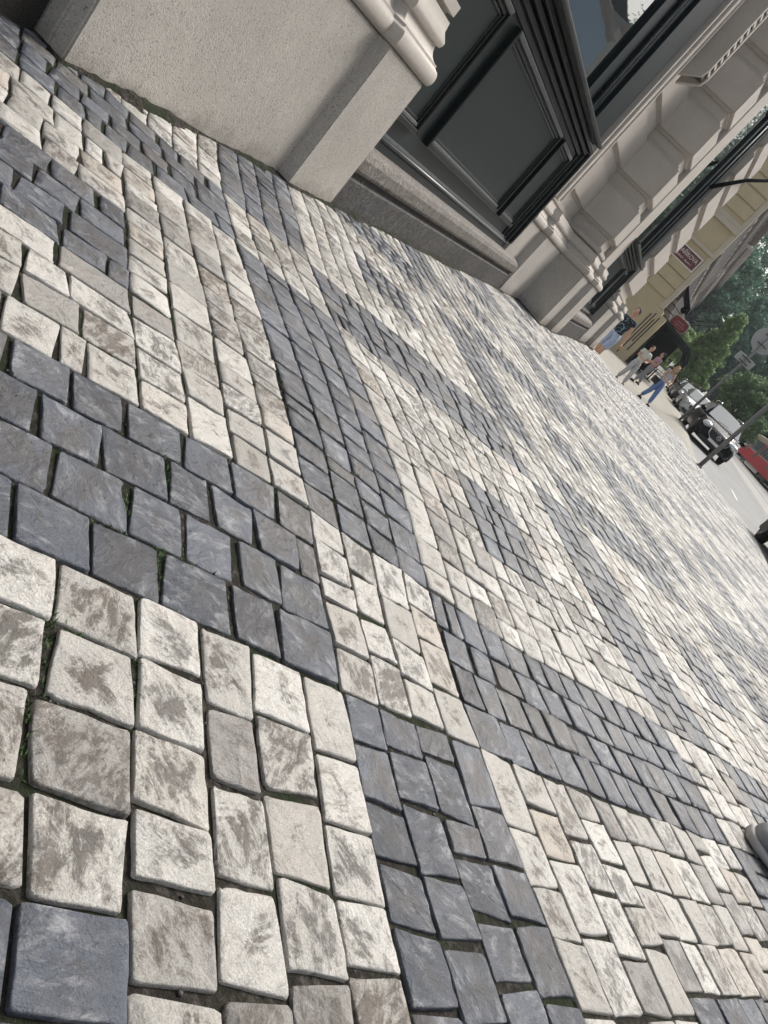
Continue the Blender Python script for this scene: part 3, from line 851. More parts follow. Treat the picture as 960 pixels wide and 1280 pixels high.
# the long street front beyond it
fb = empty('taupe_street_front', (0, 0, 0), label='long taupe and pale street front running away behind the ochre building', cat='building')
b = MB(); b.box(-14, -1.75, YW + 6.01, 74, -.6, 12.5); b.build('wall', M['taupe'], fb)
pb = empty('pale_street_front', (0, 0, 0), label='pale pinkish houses at the far end of the street row', cat='building')
b = MB(); b.box(-14, -1.6, 74.02, 172, -.6, 15.5); b.build('wall', M['pale'], pb)
for tgt, ya, ye, xf, mt, nf in ((fb, YW + 7.2, 73, -1.75, 'pale', 4), (pb, 75.5, 171, -1.6, 'taupe', 4)):
    y = ya; proto = None
    win = []
    while y < ye - 1.5:
        for fl in range(nf):
            win.append((y, .9 + 3.1 * fl))
        y += 2.6
    for (yy, zz) in win:
        if proto is None:
            b = MB(); b.box(-.06, .07, -.62, .62, -.08, 0).box(-.06, .05, -.62, -.5, 0, 1.9).box(-.06, .05, .5, .62, 0, 1.9).box(-.06, .10, -.7, .7, 1.9, 2.06)
            proto = b.build('window', M[mt], tgt); proto.location = (xf, yy, zz)
            b = MB(); b.box(-.03, .01, -.5, .5, .001, 1.899); b.build('pane', M['glass'], proto)
            pr_ch = proto.children[0]
        else:
            w = proto.copy(); COL.objects.link(w); w.parent = tgt; w.location = (xf, yy, zz)
            c_ = pr_ch.copy(); COL.objects.link(c_); c_.parent = w
    for z, d in ((3.45, .25), (6.5, .18), (9.6, .2), (12.2, .55)):
        b = MB(); b.prism([(xf - .05, z), (xf + d * .5, z), (xf + d, z + .12), (xf + d, z + .25), (xf - .05, z + .28)], 1, ya - 1.0, ye); b.build('cornice', M['pale' if tgt is pb else 'taupe'], tgt, bevel=.02)
b = MB(); b.prism([(-1.76, 4.7), (-.75, 3.9), (-.72, 3.95), (-1.76, 4.8)], 1, 47.2, 53.5); tag(b.build('awning', M['black_iron']), 'dark sloping awning on the street front past the ochre corner', 'awning')

# red pub sign
ps = empty('pub_sign', (-.52, 44, 2.88), label='red illuminated pub sign in a pale frame, hanging over the pavement', cat='sign')
b = MB()
ring = [(.44 * math.copysign(abs(math.cos(t)) ** .5, math.cos(t)) , .28 * math.copysign(abs(math.sin(t)) ** .5, math.sin(t))) for t in [2 * math.pi * k / 20 for k in range(20)]]
b.prism([(x, z) for x, z in ring], 1, -.09, .09); o = b.build('sign_face', simple('red sign face', (0.22, 0.025, 0.04), .5, 0, .6, 9), ps); o.rotation_euler = (0, R(0), 0)
b = MB()
for k in range(20):
    (x0, z0), (x1, z1) = ring[k], ring[(k + 1) % 20]
    b.tube([(x0 * 1.1, -.02, z0 * 1.12), (x1 * 1.1, -.02, z1 * 1.12)], .055, 6)
b.build('frame', simple('pale sign frame', (.38, .36, .33), .5), ps)
b = MB(); b.tube([(-1.2, 0, .1), (-.45, 0, .1)], .03, 6).tube([(-1.2, 0, .55), (-.3, 0, .36)], .02, 6).ell((-.35, 0, .62), .17, .05, .17); b.build('hanger', M['black_iron'], ps)
text('PUB', .3, (0, -.11, 0), simple('sign letters', (.62, .42, .42), .5), ps) if False else None
b = MB(); b.box(-.3, .35, -.03, .03, -.08, -.02).box(-.2, .22, -.03, .03, .06, .12).box(-.22, .25, -.03, .03, -.19, -.14); o = b.build('sign_bars', simple('pale sign bars', (.36, .16, .18), .5), ps); o.location = (0, -.075, 0)

# dark canopy over the cafe terrace and menu boards
b = MB(); b.prism([(-1.6, 2.62), (.75, 2.30), (1.15, 1.75), (1.15, 1.50), (.70, 2.15), (-1.6, 2.45)], 1, 41.2, 48.0)
for y in (41.3, 47.8):
    b.tube([(.95, y, -.2), (.95, y, 1.95)], .04, 6)
b.build('cafe_canopy', simple('black canvas', (.026, .030, .034), .85, spec=.1)); cc = bpy.data.objects['cafe_canopy']
tag(cc, 'black canvas canopy over the cafe terrace beside the ochre building', 'canopy')
b = MB(); b.box(-1.6, .3, 47.9, 48.05, -.2, 2.5).box(-1.05, -1.0, 41.4, 47.89, -.2, 2.4); tag(b.build('terrace_shade_screen', M['dark_slot'], None), 'dark screen standing in for the shade inside the cafe terrace', 'screen')  # dark sheets added to stand for the shade under the canopy
for k, (x, y) in enumerate(((-.6, 42.6), (.35, 43.2), (-.25, 44.6))):
    e_ = empty('cafe_table', (x, y, float(z_tan(x, y))), label=['cafe table nearest the ochre wall under the black canopy', 'cafe table at the outer edge of the black canopy', 'cafe table deepest under the black canopy'][k], cat='table', group='tables on the cafe terrace')
    b = MB(); b.tube([(0, 0, .70), (0, 0, .74)], .36, 16); b.build('table_top', M['black_plastic'], e_)
    b = MB(); b.tube([(0, 0, 0), (0, 0, .70)], .035, 8).tube([(0, 0, 0), (0, 0, .03)], .22, 12); b.build('pedestal', M['black_iron'], e_)

# ------------------------------------------------------------------ opposite side of the street (seen mirrored in the shop window)
def opposite(y0, y1, h, mat, lab):
    e = empty('house', (0, 0, 0), label=lab, cat='house', group=None)
    b = MB(); b.box(18.0, 27, y0, y1 - .02, -.8, h); b.build('wall', mat, e)
    proto = None; y = y0 + 1.6
    while y < y1 - 1.2:
        for fl in range(int((h - 1.5) / 3.4)):
            loc = (18.0, y, .9 + 3.4 * fl)
            if proto is None:
                m_ = MB(); m_.box(-.12, .05, -.75, .75, -.12, 0).box(-.10, .05, -.75, -.6, 0, 2.1).box(-.10, .05, .6, .75, 0, 2.1).box(-.2, .05, -.85, .85, 2.1, 2.3).box(-.06, .03, -.04, .04, .001, 2.099)
                proto = m_.build('window', M['pale'], e); proto.location = loc
                m_ = MB(); m_.box(-.04, .02, -.6, .6, .001, 2.098); m_.build('pane', M['glass'], proto); ch = proto.children[0]
            else:
                w = proto.copy(); COL.objects.link(w); w.parent = e; w.location = loc
                c_ = ch.copy(); COL.objects.link(c_); c_.parent = w
        y += 2.7
    b = MB(); b.prism([(18.05, h - .6), (17.7, h - .3), (17.5, h - .05), (17.5, h), (18.05, h)], 1, y0, y1 - .03); b.build('cornice', M['pale'], e)
    b = MB(); b.prism([(17.6, h + .01), (22.5, h + 4), (27, h + .01)], 1, y0, y1 - .03); b.build('roof', simple('slate roof', (.07, .065, .065), .7), e)
opposite(-14, 2, 13, simple('blue grey render', (.23, .27, .32), .8), 'blue grey house across the street, nearest the camera')
opposite(2, 17, 15, simple('rose render', (.36, .28, .25), .8), 'rose rendered house across the street')
opposite(17, 31, 12.5, simple('cream render', (.40, .36, .31), .8), 'cream house across the street, lowest of its row')
opposite(31, 47, 16, simple('grey brown render', (.45, .41, .36), .8), 'grey brown house across the street, taller than the cream one')
opposite(47, 58, 15, simple('old rose render', (.55, .44, .40), .8), 'old rose house across the street before the slate blue one')
opposite(58, 74, 16.5, simple('slate blue render', (.42, .55, .68), .8), 'slate blue house across the street between the rose and the grey one')
opposite(74, 92, 18, simple('stone grey render', (.5, .49, .46), .8), 'stone grey house across the street, farthest of its row')
grid_sheet('far_pavement', np.array([14.51, 16, 18.0]), np.arange(-30, 221, 5.0), lambda x, y: z_road(y) + .12, M['tan'])

# ------------------------------------------------------------------ tram rails and road paint
for k, x in enumerate((6.55, 7.98, 9.7, 11.13)):
    ys = np.arange(-30, 221, 3.0); v = []; f = []
    for y in ys:
        z = float(z_road(y) + .05 * math.exp(-((x - 8.5) / 3.0) ** 2)) + .012
        v += [(x - .05, y, z), (x + .05, y, z), (x - .05, y, z - .1), (x + .05, y, z - .1)]
    for i in range(len(ys) - 1):
        a = 4 * i; f += [(a, a + 1, a + 5, a + 4), (a + 1, a + 3, a + 7, a + 5), (a + 2, a, a + 4, a + 6)]
    o = mesh_obj('tram_rail', v, f, M['steel']); tag(o, kind='structure')
grid_sheet('track_bed', np.array([6.3, 7.2, 8.3, 9.4, 10.4, 11.4]), np.arange(-30, 221, 3.0), lambda x, y: z_road(y) + .05 * np.exp(-((x - 8.5) / 3.0) ** 2) + .006, M['track'])
grid_sheet('road_line', np.array([4.42, 4.49]), np.linspace(24.5, 26.5, 4), lambda x, y: z_road(y) + .05 * np.exp(-((x - 8.5) / 3.0) ** 2) + .008, M['white_line'])

# ------------------------------------------------------------------ poles and signs
b = MB(); zp0 = float(z_pave(2.62, 21.0))
sp = empty('sign_pole', (2.63, 21.3, -.32), label='bare grey steel pole standing at the near kerb in front of the black car', cat='pole')
b = MB(); b.tube([(0, 0, -.2), (0, 0, 3.6)], .056, 14); b.build('pole', M['pole'], sp)
b = MB(); b.tube([(0, 0, -.05), (0, 0, .06)], .085, 14); b.build('base_collar', M['pole'], sp)
b = MB(); b.ell((0, 0, 3.6), .066, .066, .04); b.build('cap', M['black_plastic'], sp)
rs = empty('road_sign', (2.35, 34.3, float(z_tan(2.35, 34.3))), label='round road sign seen from behind on a grey pole beside the parked cars', cat='road sign')
b = MB(); b.tube([(0, 0, -.2), (0, 0, 4.75)], .055, 12); b.build('pole', M['pole'], rs)
b = MB(); disc = [(.52 * math.cos(2 * math.pi * k / 32), 4.25 + .52 * math.sin(2 * math.pi * k / 32)) for k in range(32)]
b.prism(disc, 1, .075, .095); b.build('sign_disc', M['sign_back'], rs, bevel=.006)
b = MB(); b.box(-.40, .40, .076, .094, 3.08, 3.42); b.build('sign_plate', M['sign_back'], rs, bevel=.01)
for z in (4.45, 4.05, 3.34, 3.16):
    b = MB(); b.box(-.22, .22, .055, .0745, z - .025, z + .025).box(-.07, .07, -.07, .056, z - .03, z + .03); b.build('clamp', M['steel'], rs)

# ------------------------------------------------------------------ cars
def loft(rows, close=True):
    n = len(rows[0]); v = [p for r in rows for p in r]; f = []
    for a in range(len(rows) - 1):
        for k in range(n if close else n - 1):
            f.append((a * n + k, a * n + (k + 1) % n, (a + 1) * n + (k + 1) % n, (a + 1) * n + k))
    if close:
        f.append(tuple(range(n))[::-1]); f.append(tuple((len(rows) - 1) * n + k for k in range(n)))
    return v, f

def car(loc, rz, label, paintm, W=1.85, H=1.66, L=4.5, rails=True):
    """origin on the ground under the middle of the front bumper; the front looks along -y"""
    e = empty('parked_car', loc, rz, label=label, cat='car', group='cars parked along the kerb')
    w = W / 2; k = H / 1.66
    # stations: y, half width low, half width shoulder, bottom z, shoulder z, top (bonnet) z
    ST = [(0.00, .62, .55, .32, .60, .66), (.06, .78, .72, .25, .68, .76), (.25, .90, .86, .22, .80, .90), (.6, .97, .93, .20, .90, .99), (1.0, .99, .96, .20, .95, 1.04), (1.35, 1.0, .97, .20, .97, 1.07),
          (2.2, 1.0, .97, .20, .99, 1.09), (3.2, 1.0, .97, .20, 1.01, 1.10), (3.9, .99, .95, .22, 1.02, 1.10), (4.3, .94, .90, .26, 1.0, 1.08), (4.5, .84, .78, .34, .92, .98)]
    rows = []
    for (y, a, s, z0, z1, z2) in ST:
        y *= L / 4.5; z1 *= k; z2 *= k
        half = [(w * a * .90, z0), (w * a, z0 + .14), (w * a, (z0 + z1) / 2), (w * s, z1), (w * s * .86, z2 - .015), (w * s * .45, z2 + .012)]
        ring = [(x, y, z) for x, z in half] + [(-x, y, z) for x, z in half[::-1]]
        rows.append(ring)
    v, f = loft(rows)
    body = mesh_obj('body', v, f, paintm, e, smooth=True)
    md = body.modifiers.new('sub', 'SUBSURF'); md.levels = md.render_levels = 2
    # cabin
    CB = [(1.22, .80, 1.05), (2.05, .70, 1.58), (2.35, .69, 1.64), (3.3, .68, 1.655), (3.95, .67, 1.58), (4.38, .76, 1.06)]
    rows = []
    for (y, a, z) in CB:
        y *= L / 4.5; z *= k; zb = 1.03 * k
        half = [(w * .90, zb), (w * (.90 + (a - .90) * .5), (zb + z) / 2), (w * a, z - .03), (w * a * .85, z)]
        rows.append([(x, y, zz) for x, zz in half] + [(-x, y, zz) for x, zz in half[::-1]])
    v, f = loft(rows)
    cab = mesh_obj('roof', v, f, paintm, e, smooth=True)
    md = cab.modifiers.new('sub', 'SUBSURF'); md.levels = md.render_levels = 2
    s = L / 4.5
    def quad(nm, P, mat, th=.012, bev=.0):
        P = [Vector(p) for p in P]; n = (P[1] - P[0]).cross(P[2] - P[0]).normalized()
        m_ = MB(); m_.add(P + [p - n * th for p in P], [tuple(range(len(P))), tuple(range(2 * len(P) - 1, len(P) - 1, -1))] + [(i, len(P) + i, len(P) + (i + 1) % len(P), (i + 1) % len(P)) for i in range(len(P))])
        return m_.build(nm, mat, e, bevel=bev)
    quad('windscreen', [(-w * .82, 1.20 * s, 1.09 * k), (w * .82, 1.20 * s, 1.09 * k), (w * .69, 1.94 * s, 1.565 * k), (-w * .69, 1.94 * s, 1.565 * k)], M['carglass'], .03)
    for sx in (-1, 1):
        P = [(sx * w * .925, 1.62 * s, 1.09 * k), (sx * w * .925, 3.95 * s, 1.09 * k), (sx * w * .735, 3.72 * s, 1.50 * k), (sx * w * .735, 2.12 * s, 1.52 * k)]
        quad('side_window', P if sx > 0 else P[::-1], M['carglass'], .03)
        # headlight wraps the corner
        m_ = MB(); m_.ell((sx * w * .70, .20 * s, .80 * k), .20, .20, .125, 14, 10); hl = m_.build('headlight', M['lamp_glass'], e); hl.rotation_euler = (0, 0, 0)
        m_ = MB(); m_.ell((sx * w * .66, .055 * s, .79 * k), .06, .04, .06, 12, 8); m_.build('bulb', M['chrome'], hl)
        m_ = MB(); m_.ell((sx * w * .66, .085, .42 * k), .075, .05, .06, 12, 8); m_.build('fog_lamp', M['lamp_glass'], e)
        m_ = MB(); m_.ell((sx * (w + .10), 1.50 * s, 1.12 * k), .12, .07, .085, 12, 8).tube([(sx * w * .93, 1.5 * s, 1.06 * k), (sx * (w + .05), 1.5 * s, 1.10 * k)], .03, 6); m_.build('wing_mirror', paintm, e)
        if rails:
            m_ = MB(); m_.tube([(sx * w * .60, 2.15 * s, 1.63 * k), (sx * w * .60, 2.3 * s, 1.70 * k), (sx * w * .60, 3.6 * s, 1.71 * k), (sx * w * .60, 3.75 * s, 1.64 * k)], .022, 8); m_.build('roof_rail', M['chrome'], e)
        for yy in (.86 * s, 3.62 * s):
            m_ = MB(); n = 22; rr = .345 * k
            prof = [(.0, .62), (.02, .80), (.035, .97), (.07, 1.0), (.17, 1.0), (.205, .96), (.22, .8), (.22, .6)]
            vv = []; ff = []
            for (xx, q) in prof:
                for t in range(n):
                    a = 2 * math.pi * t / n; vv.append((sx * (w - .02) - sx * xx + sx * .01, yy + rr * q * math.cos(a), rr + rr * q * math.sin(a)))
            for a in range(len(prof) - 1):
                for t in range(n): ff.append((a * n + t, a * n + (t + 1) % n, (a + 1) * n + (t + 1) % n, (a + 1) * n + t))
            m_.add(vv, ff, True); wh = m_.build('wheel', M['rubber'], e)
            m_ = MB(); ctrx = sx * (w - .018)
            for t in range(5):
                a = 2 * math.pi * t / 5; a1 = a + .16; a0 = a - .16
                m_.prism([(yy, rr), (yy + rr * .62 * math.cos(a0), rr + rr * .62 * math.sin(a0)), (yy + rr * .62 * math.cos(a1), rr + rr * .62 * math.sin(a1))], 0, ctrx - sx * .02, ctrx)
            m_.tube([(ctrx - sx * .03, yy, rr), (ctrx - sx * .12, yy, rr)], rr * .6, 20); m_.build('rim', M['rim'], wh)
            m_ = MB(); arch = [(yy + rr * 1.18 * math.cos(t), rr + rr * 1.18 * math.sin(t)) for t in [math.pi * i / 12 for i in range(13)]]
            m_.prism(arch + [(yy - rr * 1.0, .25), (yy + rr, .25)], 0, sx * (w - .30), sx * (w + .002)); m_.build('wheel_arch', M['black_plastic'], e)
    # grille with a chrome surround and round emblem, lower intake, plate
    m_ = MB(); g_ = [(-.46, .80), (.46, .80), (.40, .60), (.26, .50), (-.26, .50), (-.40, .60)]
    m_.prism([(x, z * k) for x, z in g_], 1, -.035, .06); gg = m_.build('grille', M['black_plastic'], e, bevel=.01)
    m_ = MB(); m_.tube([(-.47, -.035, .79 * k), (-.41, -.045, .60 * k), (-.26, -.05, .50 * k), (.26, -.05, .50 * k), (.41, -.045, .60 * k), (.47, -.035, .79 * k)], .018, 6); m_.build('grille_surround', M['chrome'], gg)
    m_ = MB()
    for t in range(16):
        a, b2 = 2 * math.pi * t / 16, 2 * math.pi * (t + 1) / 16
        m_.tube([(.085 * math.cos(a), -.05, .69 * k + .07 * math.sin(a)), (.085 * math.cos(b2), -.05, .69 * k + .07 * math.sin(b2))], .011, 5, False)
    m_.tube([(-.07, -.05, .715 * k), (-.02, -.055, .70 * k), (0, -.055, .665 * k), (.02, -.055, .70 * k), (.07, -.05, .715 * k)], .010, 5); m_.build('emblem', M['chrome'], gg)
    m_ = MB(); m_.box(-.60, .60, -.01, .10, .27, .40); m_.build('lower_intake', M['black_plastic'], e, bevel=.02)
    m_ = MB(); m_.box(-.26, .26, -.065, -.045, .405, .515); m_.build('licence_plate', M['plate'], e, bevel=.004)
    m_ = MB(); m_.tube([(-.30, 1.17 * s, 1.11 * k), (.15, 1.30 * s, 1.20 * k)], .010, 5).tube([(.12, 1.17 * s, 1.11 * k), (.52, 1.28 * s, 1.18 * k)], .010, 5); m_.build('wiper', M['black_plastic'], e)
    m_ = MB(); m_.tube([(.2, 3.4 * s, 1.65 * k), (.2, 3.7 * s, 1.95 * k)], .012, 5); m_.build('aerial', M['black_plastic'], e)
    return e
car((3.62, 31.6, float(z_road(31.6)) + .01), R(3), 'black sport utility car with roof rails, parked nearest behind the kerb pole', M['car_black'])
car((3.15, 42.5, float(z_road(42.5))), R(2), 'silver white car parked directly behind the black one', M['car_silver'], 1.75, 1.5, 4.2, False)
car((2.95, 49.5, float(z_road(49.5))), R(2), 'dark grey car, third in the parked row', M['car_dark'], 1.78, 1.5, 4.3, False)
car((2.95, 56.5, float(z_road(56.5))), R(2), 'dark car with roof rails at the far end of the parked row', M['car_dark'], 1.78, 1.55, 4.3, True)
bc = car((5.32, 15.6, float(z_road(15.2))), R(2), 'glossy black car cut by the right edge of the photo, near the kerb', M['car_dark'], 1.8, 1.45, 4.4, False)

# ------------------------------------------------------------------ tram
tr = empty('tram', (12.7, 61, .06), label='red and cream tram standing on the tracks behind the black car', cat='tram')
b = MB(); b.prism([(-1.25, .38), (1.25, .38), (1.25, 1.30), (-1.25, 1.30)], 1, 0, 22); b.build('lower_body', M['tram_red'], tr, bevel=.06)
b = MB(); b.prism([(-1.24, 1.301), (1.24, 1.301), (1.16, 2.45), (-1.16, 2.45)], 1, .05, 21.95); b.build('window_band', M['tram_cream'], tr, bevel=.03)
b = MB(); b.prism([(-1.18, 2.451), (1.18, 2.451), (1.1, 2.75), (.7, 2.92), (-.7, 2.92), (-1.1, 2.75)], 1, .02, 21.98); b.build('roof', M['tram_cream'], tr, bevel=.05)
pr0 = None
for k in range(13):
    y = .5 + 1.63 * k
    if k in (2, 7, 11):
        b = MB(); b.prism([(-1.275, .42), (-1.2555, .42), (-1.175, 2.38), (-1.195, 2.38)], 1, y, y + 1.4); dr = b.build('door', M['tram_red'], tr)
        for q in (0.1, .78):
            b = MB(); b.prism([(-1.272, .9), (-1.262, .9), (-1.195, 2.25), (-1.21, 2.25)], 1, y + q, y + q + .52); b.build('door_pane', M['carglass'], dr)
        continue
    if pr0 is None:
        b = MB(); b.prism([(-1.2515, 1.40), (-1.225, 1.40), (-1.165, 2.32), (-1.19, 2.32)], 1, 0, 1.46); pr0 = b.build('window', M['dark_slot'], tr); pr0.location = (0, y, 0)
        b = MB(); b.prism([(-1.255, 1.44), (-1.24, 1.44), (-1.186, 2.28), (-1.2, 2.28)], 1, .05, 1.41); pr1 = b.build('pane', M['carglass'], pr0)
    else:
        w_ = pr0.copy(); COL.objects.link(w_); w_.parent = tr; w_.location = (0, y, 0)
        c_ = pr1.copy(); COL.objects.link(c_); c_.parent = w_
for y in (3.0, 4.9, 16, 17.9):
    b = MB()
    for x in (-1.0, .9): b.tube([(x, y, .33), (x + .12, y, .33)], .33, 18)
    b.build('wheel', M['steel'], tr)
for y0 in (2.2, 15.2):
    b = MB(); b.box(-1.1, 1.1, y0, y0 + 3.5, .12, .379); b.build('bogie', M['black_plastic'], tr, bevel=.03)
b = MB(); b.prism([(-1.18, .12), (-1.12, .12), (-1.12, .379), (-1.18, .379)], 1, 6.2, 14.5); b.build('skirt', M['tram_cream'], tr)
b = MB(); b.tube([(0, 10, 2.9), (0, 11.2, 3.7), (0, 10, 4.5)], .04, 6).tube([(-.8, 10, 4.5), (.8, 10, 4.5)], .04, 6); b.build('pantograph', M['black_iron'], tr)

# ------------------------------------------------------------------ trees
def crown_mesh(name, pts, leaf, mat, parent, per, spread, seed):
    rg = np.random.default_rng(seed)
    P = np.repeat(np.asarray(pts, float), per, 0); S = np.repeat(np.asarray(spread, float), per)
    d = rg.normal(0, 1, P.shape); d /= np.linalg.norm(d, axis=1, keepdims=True)
    P = P + d * (S * rg.random(len(P)) ** .4)[:, None] * np.array([1, 1, .8])
    n = rg.normal(0, 1, P.shape) + d * .8 + np.array([0, 0, .5]); n /= np.linalg.norm(n, axis=1, keepdims=True)
    t = np.cross(n, rg.normal(0, 1, P.shape)); t /= np.linalg.norm(t, axis=1, keepdims=True); bt = np.cross(n, t)
    s = (leaf * rg.uniform(.6, 1.3, len(P)))[:, None]
    V = np.stack([P - t * s, P - bt * s * .55 + n * s * .1, P + t * s, P + bt * s * .55 + n * s * .1], 1).reshape(-1, 3)
    N = len(P); loops = np.arange(4 * N); lens = np.full(N, 4)
    me = bpy.data.meshes.new(name); tt = np.repeat(np.clip(rg.random((N, 1)) * .7 + np.repeat(rg.random((len(pts), 1)), per, 0) * .4, 0, 1), 4, 0)
    _raw(me, V, loops, lens, mat, np.repeat(tt, 3, 1))
    me.polygons.foreach_set('use_smooth', np.zeros(N, bool))
    return link(bpy.data.objects.new(name, me), parent)

def tree(x, y, zb, h, rad, shape, mat, label, seed, leaf=.16, nclump=150, per=45, group=None):
    rg = random.Random(seed)
    e = empty('tree', (x, y, zb), label=label, cat='tree', group=group)
    b = MB(); b.tube([(0, 0, -.6), (.05, 0, h * .25), (-.05, .1, h * .55), (0, 0, h * .85)], [h * .032, h * .024, h * .014, h * .004], 9)
    for k in range(9):
        a = rg.uniform(0, 6.28); z0 = h * rg.uniform(.2, .6); rr = rad * rg.uniform(.5, .85)
        b.tube([(0, 0, z0), (rr * .5 * math.cos(a), rr * .5 * math.sin(a), z0 + h * .10), (rr * math.cos(a), rr * math.sin(a), z0 + h * .16)], [h * .010, h * .006, h * .002], 6)
    b.build('trunk', M['bark'], e)
    pts = []; sp = []
    for _ in range(nclump):
        t = rg.random()
        if shape == 'cone': env = rad * (1.02 - t) ** .75 * (0.55 + .45 * min(1, t / .12))
        else: env = rad * math.sqrt(max(0, 1 - (2 * t - 1) ** 2)) ** .8
        env *= rg.uniform(.75, 1.12)
        a = rg.uniform(0, 6.28); q = math.sqrt(rg.random()) * env
        z = h * (.14 + .86 * t) if shape == 'cone' else h * (.2 + .8 * t)
        pts.append((q * math.cos(a), q * math.sin(a), z)); sp.append(rad * rg.uniform(.12, .26))
    crown_mesh('crown', pts, leaf, mat, e, per, sp, seed)
    return e
tree(2.25, 70, .1, 7.6, 2.15, 'cone', M['leaf_mid'], 'pointed light green lime tree standing in front of the dark woodland', 1, .13, 220, 80)
tree(6.6, 62, .05, 4.9, 2.4, 'round', M['leaf_soft'], 'low rounded grey green tree behind the parked black car', 2, .12, 170, 75)
tree(.2, 84, .2, 5.0, 2.0, 'round', M['leaf_mid'], 'small light green tree against the street front, behind the pub sign', 3, .15, 100, 60)
WD = [(-1.5, 118, 19, 5.5), (5.5, 112, 15, 6.0), (12.5, 116, 17, 6.5), (20, 112, 14, 6), (27, 118, 18, 7), (8, 140, 27, 9), (20, 142, 26, 9), (-4, 146, 30, 9), (32, 146, 27, 10), (45, 135, 24, 10), (14, 98, 8.5, 5), (22, 96, 9, 5), (30, 128, 24, 8), (38, 150, 34, 11), (12, 158, 36, 11), (24, 162, 38, 12), (1, 160, 38, 11), (18, 172, 46, 13), (32, 176, 50, 14)]
names = ['tall dark tree rising beside the roofline of the street front', 'dark tree right behind the pointed lime tree', 'broad dark tree behind the round road sign', 'dark tree low on the right edge of the woodland', 'tall dark tree beyond the tram', 'big blue green tree at the back, above the lime tree', 'big blue green tree at the back, above the road sign', 'tallest blue green tree, farthest left at the back', 'back row tree out to the right of the road sign', 'outermost back tree far to the right', 'low dark tree beside the tram tracks behind the rounded tree', 'low dark tree farther right behind the tram', 'tall woodland tree standing between the tram and the back row', 'highest back tree on the right side of the wood', 'highest back tree in the middle of the wood, above the road sign', 'towering back tree at the top right corner of the wood', 'towering back tree beside the roofline at the far end', 'crown of the tallest back tree showing above the road sign', 'crown of the tallest back tree at the top right of the wood']
for k, (x, y, h, rd) in enumerate(WD):
    tree(x, y, .2 if y < 120 else 2.0, h, rd, 'round', M['leaf_dark'], names[k], 20 + k, .34, 170, 40, 'dark trees of the woodland')

# ------------------------------------------------------------------ people
DG = None
def skin_mesh(name, nodes, edges, mat, parent, level=2):
    me = bpy.data.meshes.new(name); me.from_pydata([n[0] for n in nodes], edges, [])
    o = bpy.data.objects.new(name, me); COL.objects.link(o)
    md = o.modifiers.new('skin', 'SKIN')
    for i, n in enumerate(nodes):
        r = n[1]; me.skin_vertices[0].data[i].radius = r if isinstance(r, tuple) else (r, r)
        me.skin_vertices[0].data[i].use_root = (i == 0)
    md.use_smooth_shade = True
    sb = o.modifiers.new('sub', 'SUBSURF'); sb.levels = sb.render_levels = level
    bpy.context.view_layer.update()
    m2 = bpy.data.meshes.new_from_object(o.evaluated_get(bpy.context.evaluated_depsgraph_get()))
    bpy.data.objects.remove(o); m2.materials.clear(); m2.materials.append(mat)
    m2.polygons.foreach_set('use_smooth', [True] * len(m2.polygons))
    return link(bpy.data.objects.new(name, m2), parent)

def join_into(o, mb):
    bm = bmesh.new(); bm.from_mesh(o.data)
    base = [bm.verts.new(p) for p in mb.v]
    for q in mb.f:
        try:
            fc = bm.faces.new([base[i] for i in q]); fc.smooth = True
        except Exception: pass
    bm.to_mesh(o.data); bm.free()

